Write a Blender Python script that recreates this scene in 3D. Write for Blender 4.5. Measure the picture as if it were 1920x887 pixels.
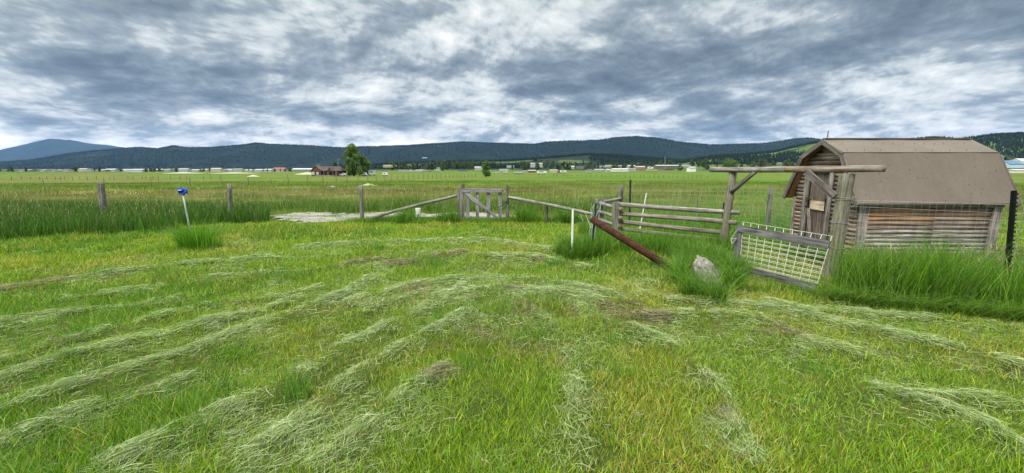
import bpy, math, random
import numpy as np
from mathutils import Vector

# ------------------------------------------------------------------ camera, light, exposure
S = bpy.context.scene
for o in list(bpy.data.objects):
    bpy.data.objects.remove(o, do_unlink=True)
R = math.radians
CAM_H = 1.65
F = 800.0                      # focal length in photo pixels (1920 wide)
TH = math.atan(127.5 / F)      # camera pitched down
cd = bpy.data.cameras.new('camera')
cam = bpy.data.objects.new('camera', cd)
S.collection.objects.link(cam)
cam.location = (0, 0, CAM_H)
cam.rotation_euler = (R(90) - TH, 0, 0)
cd.sensor_width = 36.0
cd.lens = 36.0 * F / 1920.0
cd.clip_start = 0.05
cd.clip_end = 60000
S.camera = cam
S.render.resolution_x = 1024
S.render.resolution_y = 473

SEED1 = 30.1
SUN_EL, SUN_AZ = R(52), R(215)          # azimuth clockwise from +Y : behind the camera, to the left
W = bpy.data.worlds.new('World')
S.world = W
W.use_nodes = True
nt = W.node_tree
nt.nodes.clear()
def N(tree, t, **kw):
    n = tree.nodes.new(t)
    for k, v in kw.items():
        setattr(n, k, v)
    return n
def mth(tree, op, a, b=None, c=None, clamp=False):
    n = tree.nodes.new('ShaderNodeMath'); n.operation = op; n.use_clamp = clamp
    for i, v in enumerate((a, b, c)):
        if v is None: continue
        if isinstance(v, (int, float)): n.inputs[i].default_value = v
        else: tree.links.new(v, n.inputs[i])
    return n.outputs[0]
def ramp(tree, fac, stops, interp='LINEAR'):
    n = tree.nodes.new('ShaderNodeValToRGB')
    cr = n.color_ramp; cr.interpolation = interp
    while len(cr.elements) > 1: cr.elements.remove(cr.elements[-1])
    for i, (p, c) in enumerate(stops):
        e = cr.elements[0] if i == 0 else cr.elements.new(p)
        e.position = p
        if isinstance(c, (int, float)): c = (c, c, c)
        e.color = (c[0], c[1], c[2], 1)
    if fac is not None: tree.links.new(fac, n.inputs[0])
    return n.outputs[0]
def mixc(tree, fac, a, b, mode='MIX'):
    n = tree.nodes.new('ShaderNodeMix'); n.data_type = 'RGBA'; n.blend_type = mode
    for sock, v in ((n.inputs[0], fac), (n.inputs[6], a), (n.inputs[7], b)):
        if isinstance(v, (int, float)): sock.default_value = v
        elif isinstance(v, (tuple, list)): sock.default_value = (v[0], v[1], v[2], 1)
        else: tree.links.new(v, sock)
    return n.outputs[2]
def noise(tree, vec, scale, detail=4, rough=0.5, dist=0.0, dims='3D'):
    n = tree.nodes.new('ShaderNodeTexNoise'); n.noise_dimensions = dims
    n.inputs['Scale'].default_value = scale; n.inputs['Detail'].default_value = detail
    n.inputs['Roughness'].default_value = rough; n.inputs['Distortion'].default_value = dist
    if vec is not None: tree.links.new(vec, n.inputs['Vector'])
    return n.outputs[0]
def mapping(tree, vec, scale=(1, 1, 1), rot=(0, 0, 0), loc=(0, 0, 0)):
    n = tree.nodes.new('ShaderNodeMapping')
    n.inputs['Scale'].default_value = scale; n.inputs['Rotation'].default_value = rot
    n.inputs['Location'].default_value = loc
    tree.links.new(vec, n.inputs['Vector'])
    return n.outputs[0]

# sky: Nishita behind a broken layer of stratocumulus (the clouds lie on a plane overhead)
tc = N(nt, 'ShaderNodeTexCoord')
sky = N(nt, 'ShaderNodeTexSky', sky_type='NISHITA', sun_disc=False)
sky.sun_elevation = SUN_EL; sky.sun_rotation = SUN_AZ
sep = N(nt, 'ShaderNodeSeparateXYZ'); nt.links.new(tc.outputs['Generated'], sep.inputs[0])
el = mth(nt, 'MAXIMUM', sep.outputs[2], 0.0)
den = mth(nt, 'ADD', el, 0.25)
cx = mth(nt, 'DIVIDE', sep.outputs[0], den)
cy = mth(nt, 'DIVIDE', sep.outputs[1], den)
cmb = N(nt, 'ShaderNodeCombineXYZ'); nt.links.new(cx, cmb.inputs[0]); nt.links.new(cy, cmb.inputs[1])
rot = mapping(nt, cmb.outputs[0], rot=(0, 0, R(12)))
wv = N(nt, 'ShaderNodeTexNoise', noise_dimensions='2D'); wv.inputs['Scale'].default_value = 0.8; wv.inputs['Detail'].default_value = 3
nt.links.new(rot, wv.inputs['Vector'])
wsub = N(nt, 'ShaderNodeVectorMath', operation='SUBTRACT'); nt.links.new(wv.outputs['Color'], wsub.inputs[0]); wsub.inputs[1].default_value = (.5, .5, .5)
wsc = N(nt, 'ShaderNodeVectorMath', operation='SCALE'); nt.links.new(wsub.outputs[0], wsc.inputs[0]); wsc.inputs['Scale'].default_value = 0.30
wadd = N(nt, 'ShaderNodeVectorMath', operation='ADD'); nt.links.new(rot, wadd.inputs[0]); nt.links.new(wsc.outputs[0], wadd.inputs[1])
rw = wadd.outputs[0]
m1 = mapping(nt, rw, scale=(0.50, 0.34, 1), loc=(SEED1, 2.1, 0))
n1 = noise(nt, m1, 1.0, 3, 0.5, 0, '2D')
def billow(off):
    q = mapping(nt, rw, scale=(1.7, 1.25, 1), loc=(1.3 + SEED1 * .3, 5.7 + off, 0))
    return noise(nt, q, 1.0, 7, 0.50, 0, '2D')
n2 = billow(0.0); n2b = billow(0.16)
def lump(off):
    q = mapping(nt, rw, scale=(6.0, 4.6, 1), loc=(4.1 + SEED1, 2.7 + off, 0))
    return noise(nt, q, 1.0, 8, 0.56, 0, '2D')
n3 = lump(0.0); n3b = lump(0.14)
# thickness of the deck, and how each lump turns its lit side to the light
mx = mth(nt, 'ADD', mth(nt, 'MULTIPLY', n1, 0.44), mth(nt, 'ADD', mth(nt, 'MULTIPLY', n2, 0.42), mth(nt, 'MULTIPLY', n3, 0.20)))
em = mth(nt, 'ADD', mth(nt, 'MULTIPLY', mth(nt, 'SUBTRACT', n2, n2b), 0.80), mth(nt, 'MULTIPLY', mth(nt, 'SUBTRACT', n3, n3b), 0.32))
mx = mth(nt, 'ADD', mth(nt, 'ADD', mx, em), 0.030)
hb = ramp(nt, el, [(0.0, 0.17), (0.06, 0.13), (0.11, 0.045), (0.20, -0.01), (0.33, 0.01), (0.5, 0.04)])   # thinner cloud near the horizon
dens = mth(nt, 'ADD', mx, hb)
ccol = ramp(nt, dens, [(0.30, (0.095, 0.125, 0.165)), (0.42, (0.145, 0.185, 0.235)), (0.50, (0.20, 0.25, 0.305)), (0.56, (0.265, 0.32, 0.375)), (0.61, (0.35, 0.405, 0.455)),
                       (0.645, (0.47, 0.525, 0.565)), (0.70, (0.60, 0.645, 0.675)), (0.78, (0.76, 0.79, 0.81)), (0.88, (0.97, 0.97, 0.96))])
blue = mixc(nt, 1.0, sky.outputs[0], (0.09, 0.10, 0.115), 'MULTIPLY')
m4 = mapping(nt, rot, scale=(0.9, 0.5, 1), loc=(11.3, 3.7, 0))
n4 = noise(nt, m4, 1.0, 6, 0.6, 0.4, '2D')
cover = ramp(nt, n4, [(0.33, 0.6), (0.42, 1.0)])
skycol = mixc(nt, cover, blue, ccol)
SKYDIM = 0.72
skyc2 = mixc(nt, 1.0, skycol, ramp(nt, el, [(0.0, (.275,.25,.225)), (0.05, (.225,.212,.198)), (0.13, (.182,.18,.174)), (0.37, (.182,.18,.172)), (0.7, (.98, .90, .74))]), 'MULTIPLY')
bg = N(nt, 'ShaderNodeBackground')
nt.links.new(skyc2, bg.inputs[0]); bg.inputs[1].default_value = SKYDIM / 0.18
wo = N(nt, 'ShaderNodeOutputWorld'); nt.links.new(bg.outputs[0], wo.inputs[0])

sl = bpy.data.lights.new('sun', 'SUN'); sl.energy = 1.5; sl.angle = R(11); sl.color = (1.0, 0.95, 0.87)
so = bpy.data.objects.new('sun', sl); S.collection.objects.link(so)
sd = Vector((math.sin(SUN_AZ) * math.cos(SUN_EL), math.cos(SUN_AZ) * math.cos(SUN_EL), math.sin(SUN_EL)))
so.rotation_euler = sd.to_track_quat('Z', 'Y').to_euler()
so.location = sd * 50

S.view_settings.view_transform = 'Standard'
S.view_settings.look = 'None'
S.view_settings.gamma = 1
S.view_settings.use_curve_mapping = False
S.view_settings.exposure = 0.78
S.render.engine = 'CYCLES'
S.cycles.max_bounces = 5
S.cycles.diffuse_bounces = 3
S.cycles.glossy_bounces = 1
S.cycles.transmission_bounces = 3
S.cycles.volume_bounces = 1

# ------------------------------------------------------------------ helpers
rng = np.random.default_rng(7)
random.seed(5)
COL = S.collection
FOOT = {}

def ray(px, py):
    u = (px - 960) / F; v = (443.5 - py) / F
    return Vector((u, math.cos(TH) + v * math.sin(TH), -math.sin(TH) + v * math.cos(TH)))
def P(px, py, Y):
    d = ray(px, py)
    return Vector((0, 0, CAM_H)) + d * (Y / d.y)

_T = np.random.default_rng(3).random((256, 256))
def vnoise(x, y):
    xi = np.floor(x).astype(int); yi = np.floor(y).astype(int)
    fx = x - xi; fy = y - yi
    fx = fx * fx * (3 - 2 * fx); fy = fy * fy * (3 - 2 * fy)
    a = _T[xi & 255, yi & 255]; b = _T[(xi + 1) & 255, yi & 255]
    c = _T[xi & 255, (yi + 1) & 255]; d = _T[(xi + 1) & 255, (yi + 1) & 255]
    return (a * (1 - fx) + b * fx) * (1 - fy) + (c * (1 - fx) + d * fx) * fy
def fbm(x, y, s, o=4):
    r = 0; a = 1; t = 0
    for i in range(o):
        r = r + a * vnoise(x / s + 17.3 * i, y / s + 9.1 * i); t += a; a *= 0.5; s *= 0.5
    return r / t
BP = ([0, 20, 60, 230, 600, 1500, 30000], [0, 0, -0.35, -2.4, -3.0, -3.4, -3.4])
def base(x, y):
    return np.interp(np.hypot(x, y), BP[0], BP[1])
def G(px, py):
    d = ray(px, py); lo, hi = 0.5, 5000.0
    for _ in range(60):
        m = (lo + hi) / 2; q = Vector((0, 0, CAM_H)) + d * m
        if q.z > float(base(q.x, q.y)): lo = m
        else: hi = m
    q = Vector((0, 0, CAM_H)) + d * lo
    return q

# windrows of cut grass, as runs over the ground (x, y) with a half width
def run(pts, w): return ([tuple(G(*p)[:2]) for p in pts], w)
ROWS = [
    run([(-120, 840), (0, 795), (130, 745), (240, 705), (345, 675), (440, 632), (540, 597), (640, 560), (700, 522)], .13),
    run([(-120, 900), (0, 850), (160, 782), (260, 752), (370, 712)], .10),
    run([(-100, 760), (0, 728), (150, 676), (300, 640), (400, 612), (500, 590), (560, 566)], .10),
    run([(-100, 712), (0, 692), (140, 650), (300, 602), (420, 574), (520, 566), (600, 545)], .10),
    run([(120, 566), (300, 542), (400, 526), (560, 512), (720, 488)], .12),
    run([(-40, 620), (100, 596), (260, 578), (400, 556)], .12),
    run([(-60, 560), (40, 545), (200, 520), (330, 500), (520, 488)], .15),
    run([(210, 893), (380, 805), (500, 752), (580, 705), (660, 652), (760, 600), (850, 556), (900, 520)], .14),
    run([(440, 893), (560, 806), (650, 724), (740, 664), (830, 620), (880, 590)], .13),
    run([(590, 893), (690, 812), (760, 745), (840, 705)], .12),
    run([(1085, 893), (1075, 790), (1088, 710), (1070, 650), (1010, 600), (960, 560)], .09),
    run([(1420, 893), (1378, 800), (1332, 725), (1298, 684), (1235, 642), (1180, 618)], .12),
    run([(1140, 600), (1290, 596), (1420, 604), (1500, 640), (1610, 672)], .13),
    run([(1440, 572), (1560, 612), (1700, 640), (1800, 662), (1960, 710)], .13),
    run([(1640, 735), (1760, 772), (1840, 806), (1930, 865)], .10),
    run([(1700, 752), (1800, 757), (1940, 765)], .10),
    run([(1250, 566), (1450, 585), (1620, 598), (1800, 612), (2000, 640)], .16),
    run([(660, 572), (780, 540), (900, 522), (1020, 530), (1130, 560)], .22),
    run([(820, 560), (960, 545), (1080, 560), (1180, 590)], .28),
    run([(560, 470), (700, 455), (900, 452), (1040, 470)], .20),
    run([(700, 500), (860, 478), (1000, 486), (1100, 510)], .22),
    run([(600, 620), (720, 575), (820, 548)], .12),
]
def seglist():
    out = []
    for pts, w in ROWS:
        for a, b in zip(pts[:-1], pts[1:]):
            out.append((a, b, w))
    return out
SEGS = seglist()
def rowfield(x, y):
    """0..1 how much cut grass lies here, and its run direction"""
    best = np.zeros_like(x)
    for a, b, w in SEGS:
        dx, dy = b[0] - a[0], b[1] - a[1]; L2 = dx * dx + dy * dy
        t = np.clip(((x - a[0]) * dx + (y - a[1]) * dy) / L2, 0, 1)
        d2 = (x - a[0] - t * dx) ** 2 + (y - a[1] - t * dy) ** 2
        best = np.maximum(best, np.exp(-d2 / (2 * (w * .8) ** 2)))
    return best
def micro(x, y):
    x = np.asarray(x, float); y = np.asarray(y, float)
    f = np.clip(1.6 - np.hypot(x, y) / 25, 0, 1)
    z = (fbm(x, y, 1.7, 3) - .5) * .10 + (fbm(x + 40, y, .35, 2) - .5) * .03
    near = (y > 1) & (y < 13) & (np.abs(x) < 16)
    m = np.zeros_like(z)
    if near.any():
        m[near] = rowfield(x[near], y[near]) * (0.4 + 0.9 * fbm(x[near] + 9, y[near] + 5, .6, 2))
    return z * f + m * .05
def height(x, y): return base(x, y) + micro(x, y)
def hz(x, y): return float(height(np.array([x]), np.array([y]))[0])

def inpoly(x, y, poly):
    r = np.zeros(np.shape(x), bool); n = len(poly); j = n - 1
    for i in range(n):
        xi, yi = poly[i]; xj, yj = poly[j]
        c = ((yi > y) != (yj > y)) & (x < (xj - xi) * (y - yi) / (yj - yi + 1e-12) + xi)
        r ^= c; j = i
    return r

def tag(o, label=None, cat=None, group=None, kind=None):
    if label: o['label'] = label
    if cat: o['category'] = cat
    if group: o['group'] = group
    if kind: o['kind'] = kind
    return o
def empty(name, loc, label, cat, group=None):
    o = bpy.data.objects.new(name, None); COL.objects.link(o); o.location = loc
    o.empty_display_size = .1
    return tag(o, label, cat, group)

class MB:
    def __init__(s): s.v = []; s.f = []; s.uv = []; s.c = []; s.m = []
    def add(s, vs, fs, uvs=None, col=(0, 1, 0), mi=0):
        n = len(s.v); s.v += [tuple(v) for v in vs]
        s.c += [col] * len(vs)
        for k, f in enumerate(fs):
            s.f.append([n + i for i in f]); s.m.append(mi)
            s.uv += (uvs[k] if uvs else [(0, 0)] * len(f))
    def tube(s, p0, p1, r0, r1=None, n=10, rings=6, wob=0.0, col=(0, 1, 0), bend=0.0, mi=0, lump=0.05):
        p0 = Vector(p0); p1 = Vector(p1); r1 = r0 if r1 is None else r1
        ax = p1 - p0; L = ax.length; d = ax.normalized()
        a = d.orthogonal().normalized(); b = d.cross(a)
        if abs(d.z) < .9: a = Vector((0, 0, 1)).cross(d).normalized(); b = d.cross(a)
        u0 = random.random() * 50; vs = []; ph = random.random() * 6
        lumps = [1 + random.uniform(-lump, lump) for _ in range(n)]
        for i in range(rings + 1):
            t = i / rings
            c = p0 + ax * t + a * (math.sin(t * 5 + ph) * wob) + b * (math.sin(t * 4 + ph * 2) * wob - bend * math.sin(math.pi * t))
            r = (r0 + (r1 - r0) * t) * (1 + random.uniform(-lump, lump) * .6)
            for k in range(n):
                an = 2 * math.pi * k / n
                rr = r * lumps[k]
                vs.append(c + a * (math.cos(an) * rr) + b * (math.sin(an) * rr))
        fs = []; uv = []
        for i in range(rings):
            for k in range(n):
                k2 = (k + 1) % n
                fs.append([i * n + k, i * n + k2, (i + 1) * n + k2, (i + 1) * n + k])
                c0 = k / n * 2 * math.pi * r0; c1 = (k + 1) / n * 2 * math.pi * r0
                v0 = i / rings * L; v1 = (i + 1) / rings * L
                uv.append([(c0 + u0, v0 + u0), (c1 + u0, v0 + u0), (c1 + u0, v1 + u0), (c0 + u0, v1 + u0)])
        fs.append(list(range(n))[::-1]); uv.append([(u0 + math.cos(k) * .03, u0 + math.sin(k) * .03) for k in range(n)])
        fs.append([rings * n + k for k in range(n)]); uv.append([(u0 + math.cos(k) * .03, u0 + math.sin(k) * .03) for k in range(n)])
        s.add(vs, fs, uv, col, mi); return s
    def board(s, p0, p1, w, t, up=(0, 0, 1), col=(0, 1, 0), rough=0.0, mi=0, seg=1):
        """a plank from p0 to p1, w wide along 'up', t thick"""
        p0 = Vector(p0); p1 = Vector(p1); d = (p1 - p0); L = d.length; d.normalize()
        up = Vector(up); side = d.cross(up).normalized(); up = side.cross(d).normalized()
        u0 = random.random() * 50; vs = []
        for i in range(seg + 1):
            c = p0 + d * (L * i / seg)
            for (a, b) in ((-1, -1), (1, -1), (1, 1), (-1, 1)):
                vs.append(c + side * (a * t / 2 + random.uniform(-rough, rough)) + up * (b * w / 2 + random.uniform(-rough, rough)))
        fs = [[0, 3, 2, 1], [seg * 4 + k for k in range(4)]]
        uv = [[(u0, u0), (u0 + w, u0), (u0 + w, u0 + t), (u0, u0 + t)]] * 2
        for i in range(seg):
            for k in range(4):
                k2 = (k + 1) % 4
                fs.append([i * 4 + k, i * 4 + k2, i * 4 + 4 + k2, i * 4 + 4 + k])
                ww = t if k % 2 == 0 else w
                off = u0 + k * .3; v0 = u0 + L * i / seg; v1 = u0 + L * (i + 1) / seg
                uv.append([(off, v0), (off + ww, v0), (off + ww, v1), (off, v1)])
        s.add(vs, fs, uv, col, mi); return s
    def build(s, name, mat, parent=None, origin=None, smooth=False, bevel=0):
        if parent is not None:
            q = parent; off = Vector(q.location)
            while q.parent: q = q.parent; off = off + q.location
        else: off = Vector(origin) if origin is not None else Vector((0, 0, 0))
        me = bpy.data.meshes.new(name)
        me.from_pydata([(v[0] - off.x, v[1] - off.y, v[2] - off.z) for v in s.v], [], s.f)
        for m in (mat if isinstance(mat, (list, tuple)) else [mat]): me.materials.append(m)
        me.polygons.foreach_set('material_index', s.m)
        uvl = me.uv_layers.new(name='UVMap'); uvl.data.foreach_set('uv', np.array(s.uv, dtype=np.float32).ravel())
        ca = me.color_attributes.new('Col', 'FLOAT_COLOR', 'POINT')
        ca.data.foreach_set('color', np.array([(c[0], c[1], c[2], 1) for c in s.c], dtype=np.float32).ravel())
        if smooth: me.polygons.foreach_set('use_smooth', [True] * len(me.polygons))
        me.update()
        o = bpy.data.objects.new(name, me); COL.objects.link(o)
        if parent is not None: o.parent = parent
        else: o.location = off
        if bevel:
            b = o.modifiers.new('bevel', 'BEVEL'); b.width = bevel; b.segments = 1; b.limit_method = 'ANGLE'
        return o

# ------------------------------------------------------------------ materials
def newmat(name):
    m = bpy.data.materials.new(name); m.use_nodes = True
    t = m.node_tree; t.nodes.clear()
    out = N(t, 'ShaderNodeOutputMaterial'); b = N(t, 'ShaderNodeBsdfPrincipled')
    t.links.new(b.outputs[0], out.inputs[0])
    return m, t, b, out
def setin(t, sock, v):
    if isinstance(v, (int, float)): sock.default_value = v
    elif isinstance(v, (tuple, list)): sock.default_value = (v[0], v[1], v[2], 1)
    else: t.links.new(v, sock)
def bump(t, b, h, strength=.5, dist=.01):
    n = N(t, 'ShaderNodeBump'); n.inputs['Strength'].default_value = strength; n.inputs['Distance'].default_value = dist
    t.links.new(h, n.inputs['Height']); t.links.new(n.outputs[0], b.inputs['Normal'])
def plain(name, col, rough=.7, metal=0, var=.15, scale=6, spec=.3):
    m, t, b, _ = newmat(name)
    g = N(t, 'ShaderNodeNewGeometry')
    n = noise(t, g.outputs['Position'], scale, 5, .6)
    c = ramp(t, n, [(.3, tuple(x * (1 - var) for x in col)), (.7, tuple(min(1, x * (1 + var)) for x in col))])
    setin(t, b.inputs['Base Color'], c); b.inputs['Roughness'].default_value = rough
    b.inputs['Metallic'].default_value = metal; b.inputs['Specular IOR Level'].default_value = spec
    return m
def wood(name, dark, mid, light, fresh=(.42, .20, .075), moss=0.0, along=1.6, across=34, bstr=.6):
    m, t, b, _ = newmat(name)
    uv = N(t, 'ShaderNodeUVMap'); uv.uv_map = 'UVMap'
    g = N(t, 'ShaderNodeNewGeometry')
    st = mapping(t, uv.outputs[0], scale=(across, along, 1))
    n1 = noise(t, st, 1.0, 8, .68, .3, '2D')
    st2 = mapping(t, uv.outputs[0], scale=(across * 2.6, along * .7, 1))
    n2 = noise(t, st2, 1.0, 4, .6, 0, '2D')
    pt = noise(t, g.outputs['Position'], 5.0, 5, .6)
    c = ramp(t, n1, [(.30, dark), (.47, mid), (.66, light)])
    crack = ramp(t, n2, [(.33, .25), (.42, 1.0)])
    c = mixc(t, 1.0, c, crack, 'MULTIPLY')
    c = mixc(t, 1.0, c, ramp(t, pt, [(.3, .62), (.5, 1.0), (.72, 1.22)]), 'MULTIPLY')
    at = N(t, 'ShaderNodeAttribute', attribute_name='Col')
    sp = N(t, 'ShaderNodeSeparateColor'); t.links.new(at.outputs['Color'], sp.inputs[0])
    blot = noise(t, mapping(t, uv.outputs[0], scale=(5, 1.5, 1), loc=(3, 8, 0)), 1.0, 5, .6, 0, '2D')
    ff = mth(t, 'MULTIPLY', sp.outputs[0], ramp(t, blot, [(.36, .15), (.55, 1.0)]))
    fc = mixc(t, n1, tuple(x * .55 for x in fresh), tuple(min(1, x * 1.45) for x in fresh))
    c = mixc(t, ff, c, fc)
    if moss:
        mm = noise(t, g.outputs['Position'], 9.0, 6, .65)
        c = mixc(t, mth(t, 'MULTIPLY', ramp(t, mm, [(.48, 0.0), (.60, 1.0)]), moss), c, (.17, .19, .075))
    sc = N(t, 'ShaderNodeCombineXYZ')
    for i in range(3): t.links.new(sp.outputs[1], sc.inputs[i])
    c = mixc(t, 1.0, c, sc.outputs[0], 'MULTIPLY')
    setin(t, b.inputs['Base Color'], c)
    b.inputs['Roughness'].default_value = .85; b.inputs['Specular IOR Level'].default_value = .25
    bump(t, b, mth(t, 'ADD', n1, crack), bstr, .006)
    return m
M = {}
M['wood'] = wood('weathered_wood', (.065, .058, .052), (.165, .15, .135), (.31, .285, .26))
M['post'] = wood('mossy_post_wood', (.07, .063, .05), (.17, .155, .125), (.28, .26, .21), moss=.55)
M['greywood'] = wood('dark_grey_board', (.05, .048, .052), (.12, .115, .12), (.21, .20, .21))
M['logs'] = wood('wall_log_wood', (.10, .085, .075), (.27, .235, .21), (.45, .41, .375), fresh=(.48, .24, .10))
M['gable'] = wood('gable_log_wood', (.085, .065, .052), (.20, .16, .135), (.34, .29, .25), fresh=(.36, .20, .10))
M['fence'] = wood('fence_wood', (.07, .064, .058), (.18, .168, .152), (.33, .31, .285), moss=.25)
M['ply'] = wood('fresh_plywood', (.40, .31, .22), (.55, .44, .32), (.66, .55, .42), across=14, bstr=.2)
M['soffit'] = wood('soffit_wood', (.06, .045, .035), (.13, .095, .07), (.22, .165, .12))
M['white'] = plain('white_plastic', (.72, .73, .70), .5, var=.08)
M['cream'] = plain('cream_painted_wire', (.66, .64, .55), .5, var=.18, scale=20)
M['wire'] = plain('galvanised_wire', (.42, .44, .43), .45, .6, var=.15, scale=20)
M['greenwire'] = plain('green_coated_wire', (.20, .27, .19), .5, 0, var=.1)
M['blacksteel'] = plain('black_steel', (.012, .013, .013), .5, 0, var=.3, scale=10)
M['greensteel'] = plain('dark_green_steel', (.018, .045, .032), .55, 0, var=.4, scale=14)
M['blue'] = plain('blue_webbing', (.015, .07, .42), .55, 0, var=.25, scale=30)
M['galv'] = plain('pale_galvanised_tube', (.42, .46, .45), .45, .3, var=.12)
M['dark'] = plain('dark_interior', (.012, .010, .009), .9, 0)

def rustmat():
    m, t, b, _ = newmat('rusty_steel')
    g = N(t, 'ShaderNodeNewGeometry')
    n = noise(t, g.outputs['Position'], 14, 8, .7); n2 = noise(t, g.outputs['Position'], 60, 4, .6)
    c = ramp(t, n, [(.3, (.030, .014, .011)), (.5, (.058, .026, .018)), (.68, (.10, .046, .030)), (.8, (.13, .09, .07))])
    setin(t, b.inputs['Base Color'], c); b.inputs['Roughness'].default_value = .9; b.inputs['Specular IOR Level'].default_value = .1
    bump(t, b, n2, .3, .002); return m
M['rust'] = rustmat()
def roofmat():
    m, t, b, _ = newmat('brown_roof_sheet')
    g = N(t, 'ShaderNodeNewGeometry')
    n = noise(t, g.outputs['Position'], 1.4, 6, .6); n2 = noise(t, g.outputs['Position'], 45, 5, .65)
    st = noise(t, mapping(t, g.outputs['Position'], scale=(14, 1.2, .8)), 1.0, 4, .6)
    c = ramp(t, n, [(.3, (.125, .098, .078)), (.7, (.165, .133, .108))])
    c = mixc(t, 1.0, c, ramp(t, n2, [(.35, .86), (.65, 1.1)]), 'MULTIPLY')
    c = mixc(t, 1.0, c, ramp(t, st, [(.3, .96), (.6, 1.03)]), 'MULTIPLY')
    setin(t, b.inputs['Base Color'], c); b.inputs['Roughness'].default_value = .62
    b.inputs['Specular IOR Level'].default_value = .4
    bump(t, b, mth(t, 'ADD', mth(t, 'MULTIPLY', n, 3.0), n2), .25, .004); return m
M['roof'] = roofmat()
def rockmat():
    m, t, b, _ = newmat('lichen_rock')
    g = N(t, 'ShaderNodeNewGeometry')
    n = noise(t, g.outputs['Position'], 9, 9, .7, .5); n2 = noise(t, g.outputs['Position'], 40, 6, .7)
    c = ramp(t, n, [(.33, (.09, .08, .06)), (.47, (.23, .22, .175)), (.60, (.42, .405, .34))])
    c = mixc(t, ramp(t, n2, [(.55, 0), (.66, .75)]), c, (.12, .105, .09))
    setin(t, b.inputs['Base Color'], c); b.inputs['Roughness'].default_value = .9
    bump(t, b, mth(t, 'ADD', n, n2), .9, .02); return m
M['rock'] = rockmat()

def grassmat(name, trans=.35, gloss=.08):
    m = bpy.data.materials.new(name); m.use_nodes = True; t = m.node_tree; t.nodes.clear()
    out = N(t, 'ShaderNodeOutputMaterial'); at = N(t, 'ShaderNodeAttribute', attribute_name='Col')
    d = N(t, 'ShaderNodeBsdfDiffuse'); tr = N(t, 'ShaderNodeBsdfTranslucent'); gl = N(t, 'ShaderNodeBsdfGlossy')
    gl.inputs['Roughness'].default_value = .45; gl.inputs['Color'].default_value = (.8, .85, .8, 1)
    t.links.new(at.outputs['Color'], d.inputs[0])
    tc_ = mixc(t, 1.0, at.outputs['Color'], (1.25, 1.35, .7), 'MULTIPLY'); t.links.new(tc_, tr.inputs[0])
    m1 = N(t, 'ShaderNodeMixShader'); m1.inputs[0].default_value = trans
    t.links.new(d.outputs[0], m1.inputs[1]); t.links.new(tr.outputs[0], m1.inputs[2])
    m2 = N(t, 'ShaderNodeMixShader'); m2.inputs[0].default_value = gloss
    t.links.new(m1.outputs[0], m2.inputs[1]); t.links.new(gl.outputs[0], m2.inputs[2])
    t.links.new(m2.outputs[0], out.inputs[0]); return m
M['grass'] = grassmat('grass_blades', .35, .03)
M['hay'] = grassmat('cut_grass', .2, .05)
M['leaf'] = grassmat('tree_leaves', .3, .04)

def groundmat():
    m, t, b, _ = newmat('meadow_ground')
    g = N(t, 'ShaderNodeNewGeometry'); pos = g.outputs['Position']
    ln = N(t, 'ShaderNodeVectorMath', operation='LENGTH'); t.links.new(pos, ln.inputs[0]); D = ln.outputs['Value']
    # soil and thatch under the near grass
    n1 = noise(t, pos, 3.0, 8, .65); n2 = noise(t, pos, 28, 5, .7)
    near = ramp(t, n1, [(.3, (.040, .058, .012)), (.5, (.068, .098, .016)), (.7, (.12, .125, .035))])
    near = mixc(t, 1.0, near, ramp(t, n2, [(.3, .5), (.6, 1.15)]), 'MULTIPLY')
    # the hay meadow further out: broad drifts of green and of brown seed heads
    w1 = noise(t, mapping(t, pos, scale=(.014, .055, 1), loc=(5, 2, 0)), 1.0, 7, .62, .3)
    w2 = noise(t, mapping(t, pos, scale=(.15, .3, 1)), 1.0, 8, .7)
    w3 = noise(t, mapping(t, pos, scale=(.0035, .016, 1), loc=(1, 7, 0)), 1.0, 4, .55)
    far = ramp(t, w1, [(.36, (.055, .12, .010)), (.45, (.085, .145, .014)), (.52, (.115, .135, .028)), (.60, (.155, .125, .055)), (.70, (.10, .13, .02))])
    far = mixc(t, ramp(t, w3, [(.47, 0), (.56, .75)]), far, (.085, .165, .010))
    far = mixc(t, 1.0, far, ramp(t, w2, [(.3, .4), (.5, .95), (.7, 1.55)]), 'MULTIPLY')
    c = mixc(t, mth(t, 'DIVIDE', mth(t, 'SUBTRACT', D, 13), 14, clamp=True), near, far)
    # beyond the fields the valley floor is brush and scattered woods
    w4 = noise(t, mapping(t, pos, scale=(.004, .004, 1)), 1.0, 6, .6)
    wild = ramp(t, w4, [(.4, (.035, .055, .02)), (.6, (.075, .10, .03))])
    c = mixc(t, mth(t, 'DIVIDE', mth(t, 'SUBTRACT', D, 650), 500, clamp=True), c, wild)
    setin(t, b.inputs['Base Color'], c); b.inputs['Roughness'].default_value = .95
    b.inputs['Specular IOR Level'].default_value = .1
    bump(t, b, mth(t, 'ADD', w2, n2), .6, .05); return m
M['ground'] = groundmat()
def gravelmat():
    m, t, b, _ = newmat('pale_gravel')
    g = N(t, 'ShaderNodeNewGeometry')
    n = noise(t, g.outputs['Position'], 1.8, 7, .65); n2 = noise(t, g.outputs['Position'], 22, 6, .75)
    c = ramp(t, n, [(.35, (.20, .185, .155)), (.6, (.37, .35, .305))])
    c = mixc(t, 1.0, c, ramp(t, n2, [(.35, .35), (.6, 1.2)]), 'MULTIPLY')
    setin(t, b.inputs['Base Color'], c); b.inputs['Roughness'].default_value = .95
    bump(t, b, n2, .8, .03); return m
M['gravel'] = gravelmat()
M['sand'] = plain('pale_sand', (.42, .40, .29), .95, var=.15, scale=2)

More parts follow.
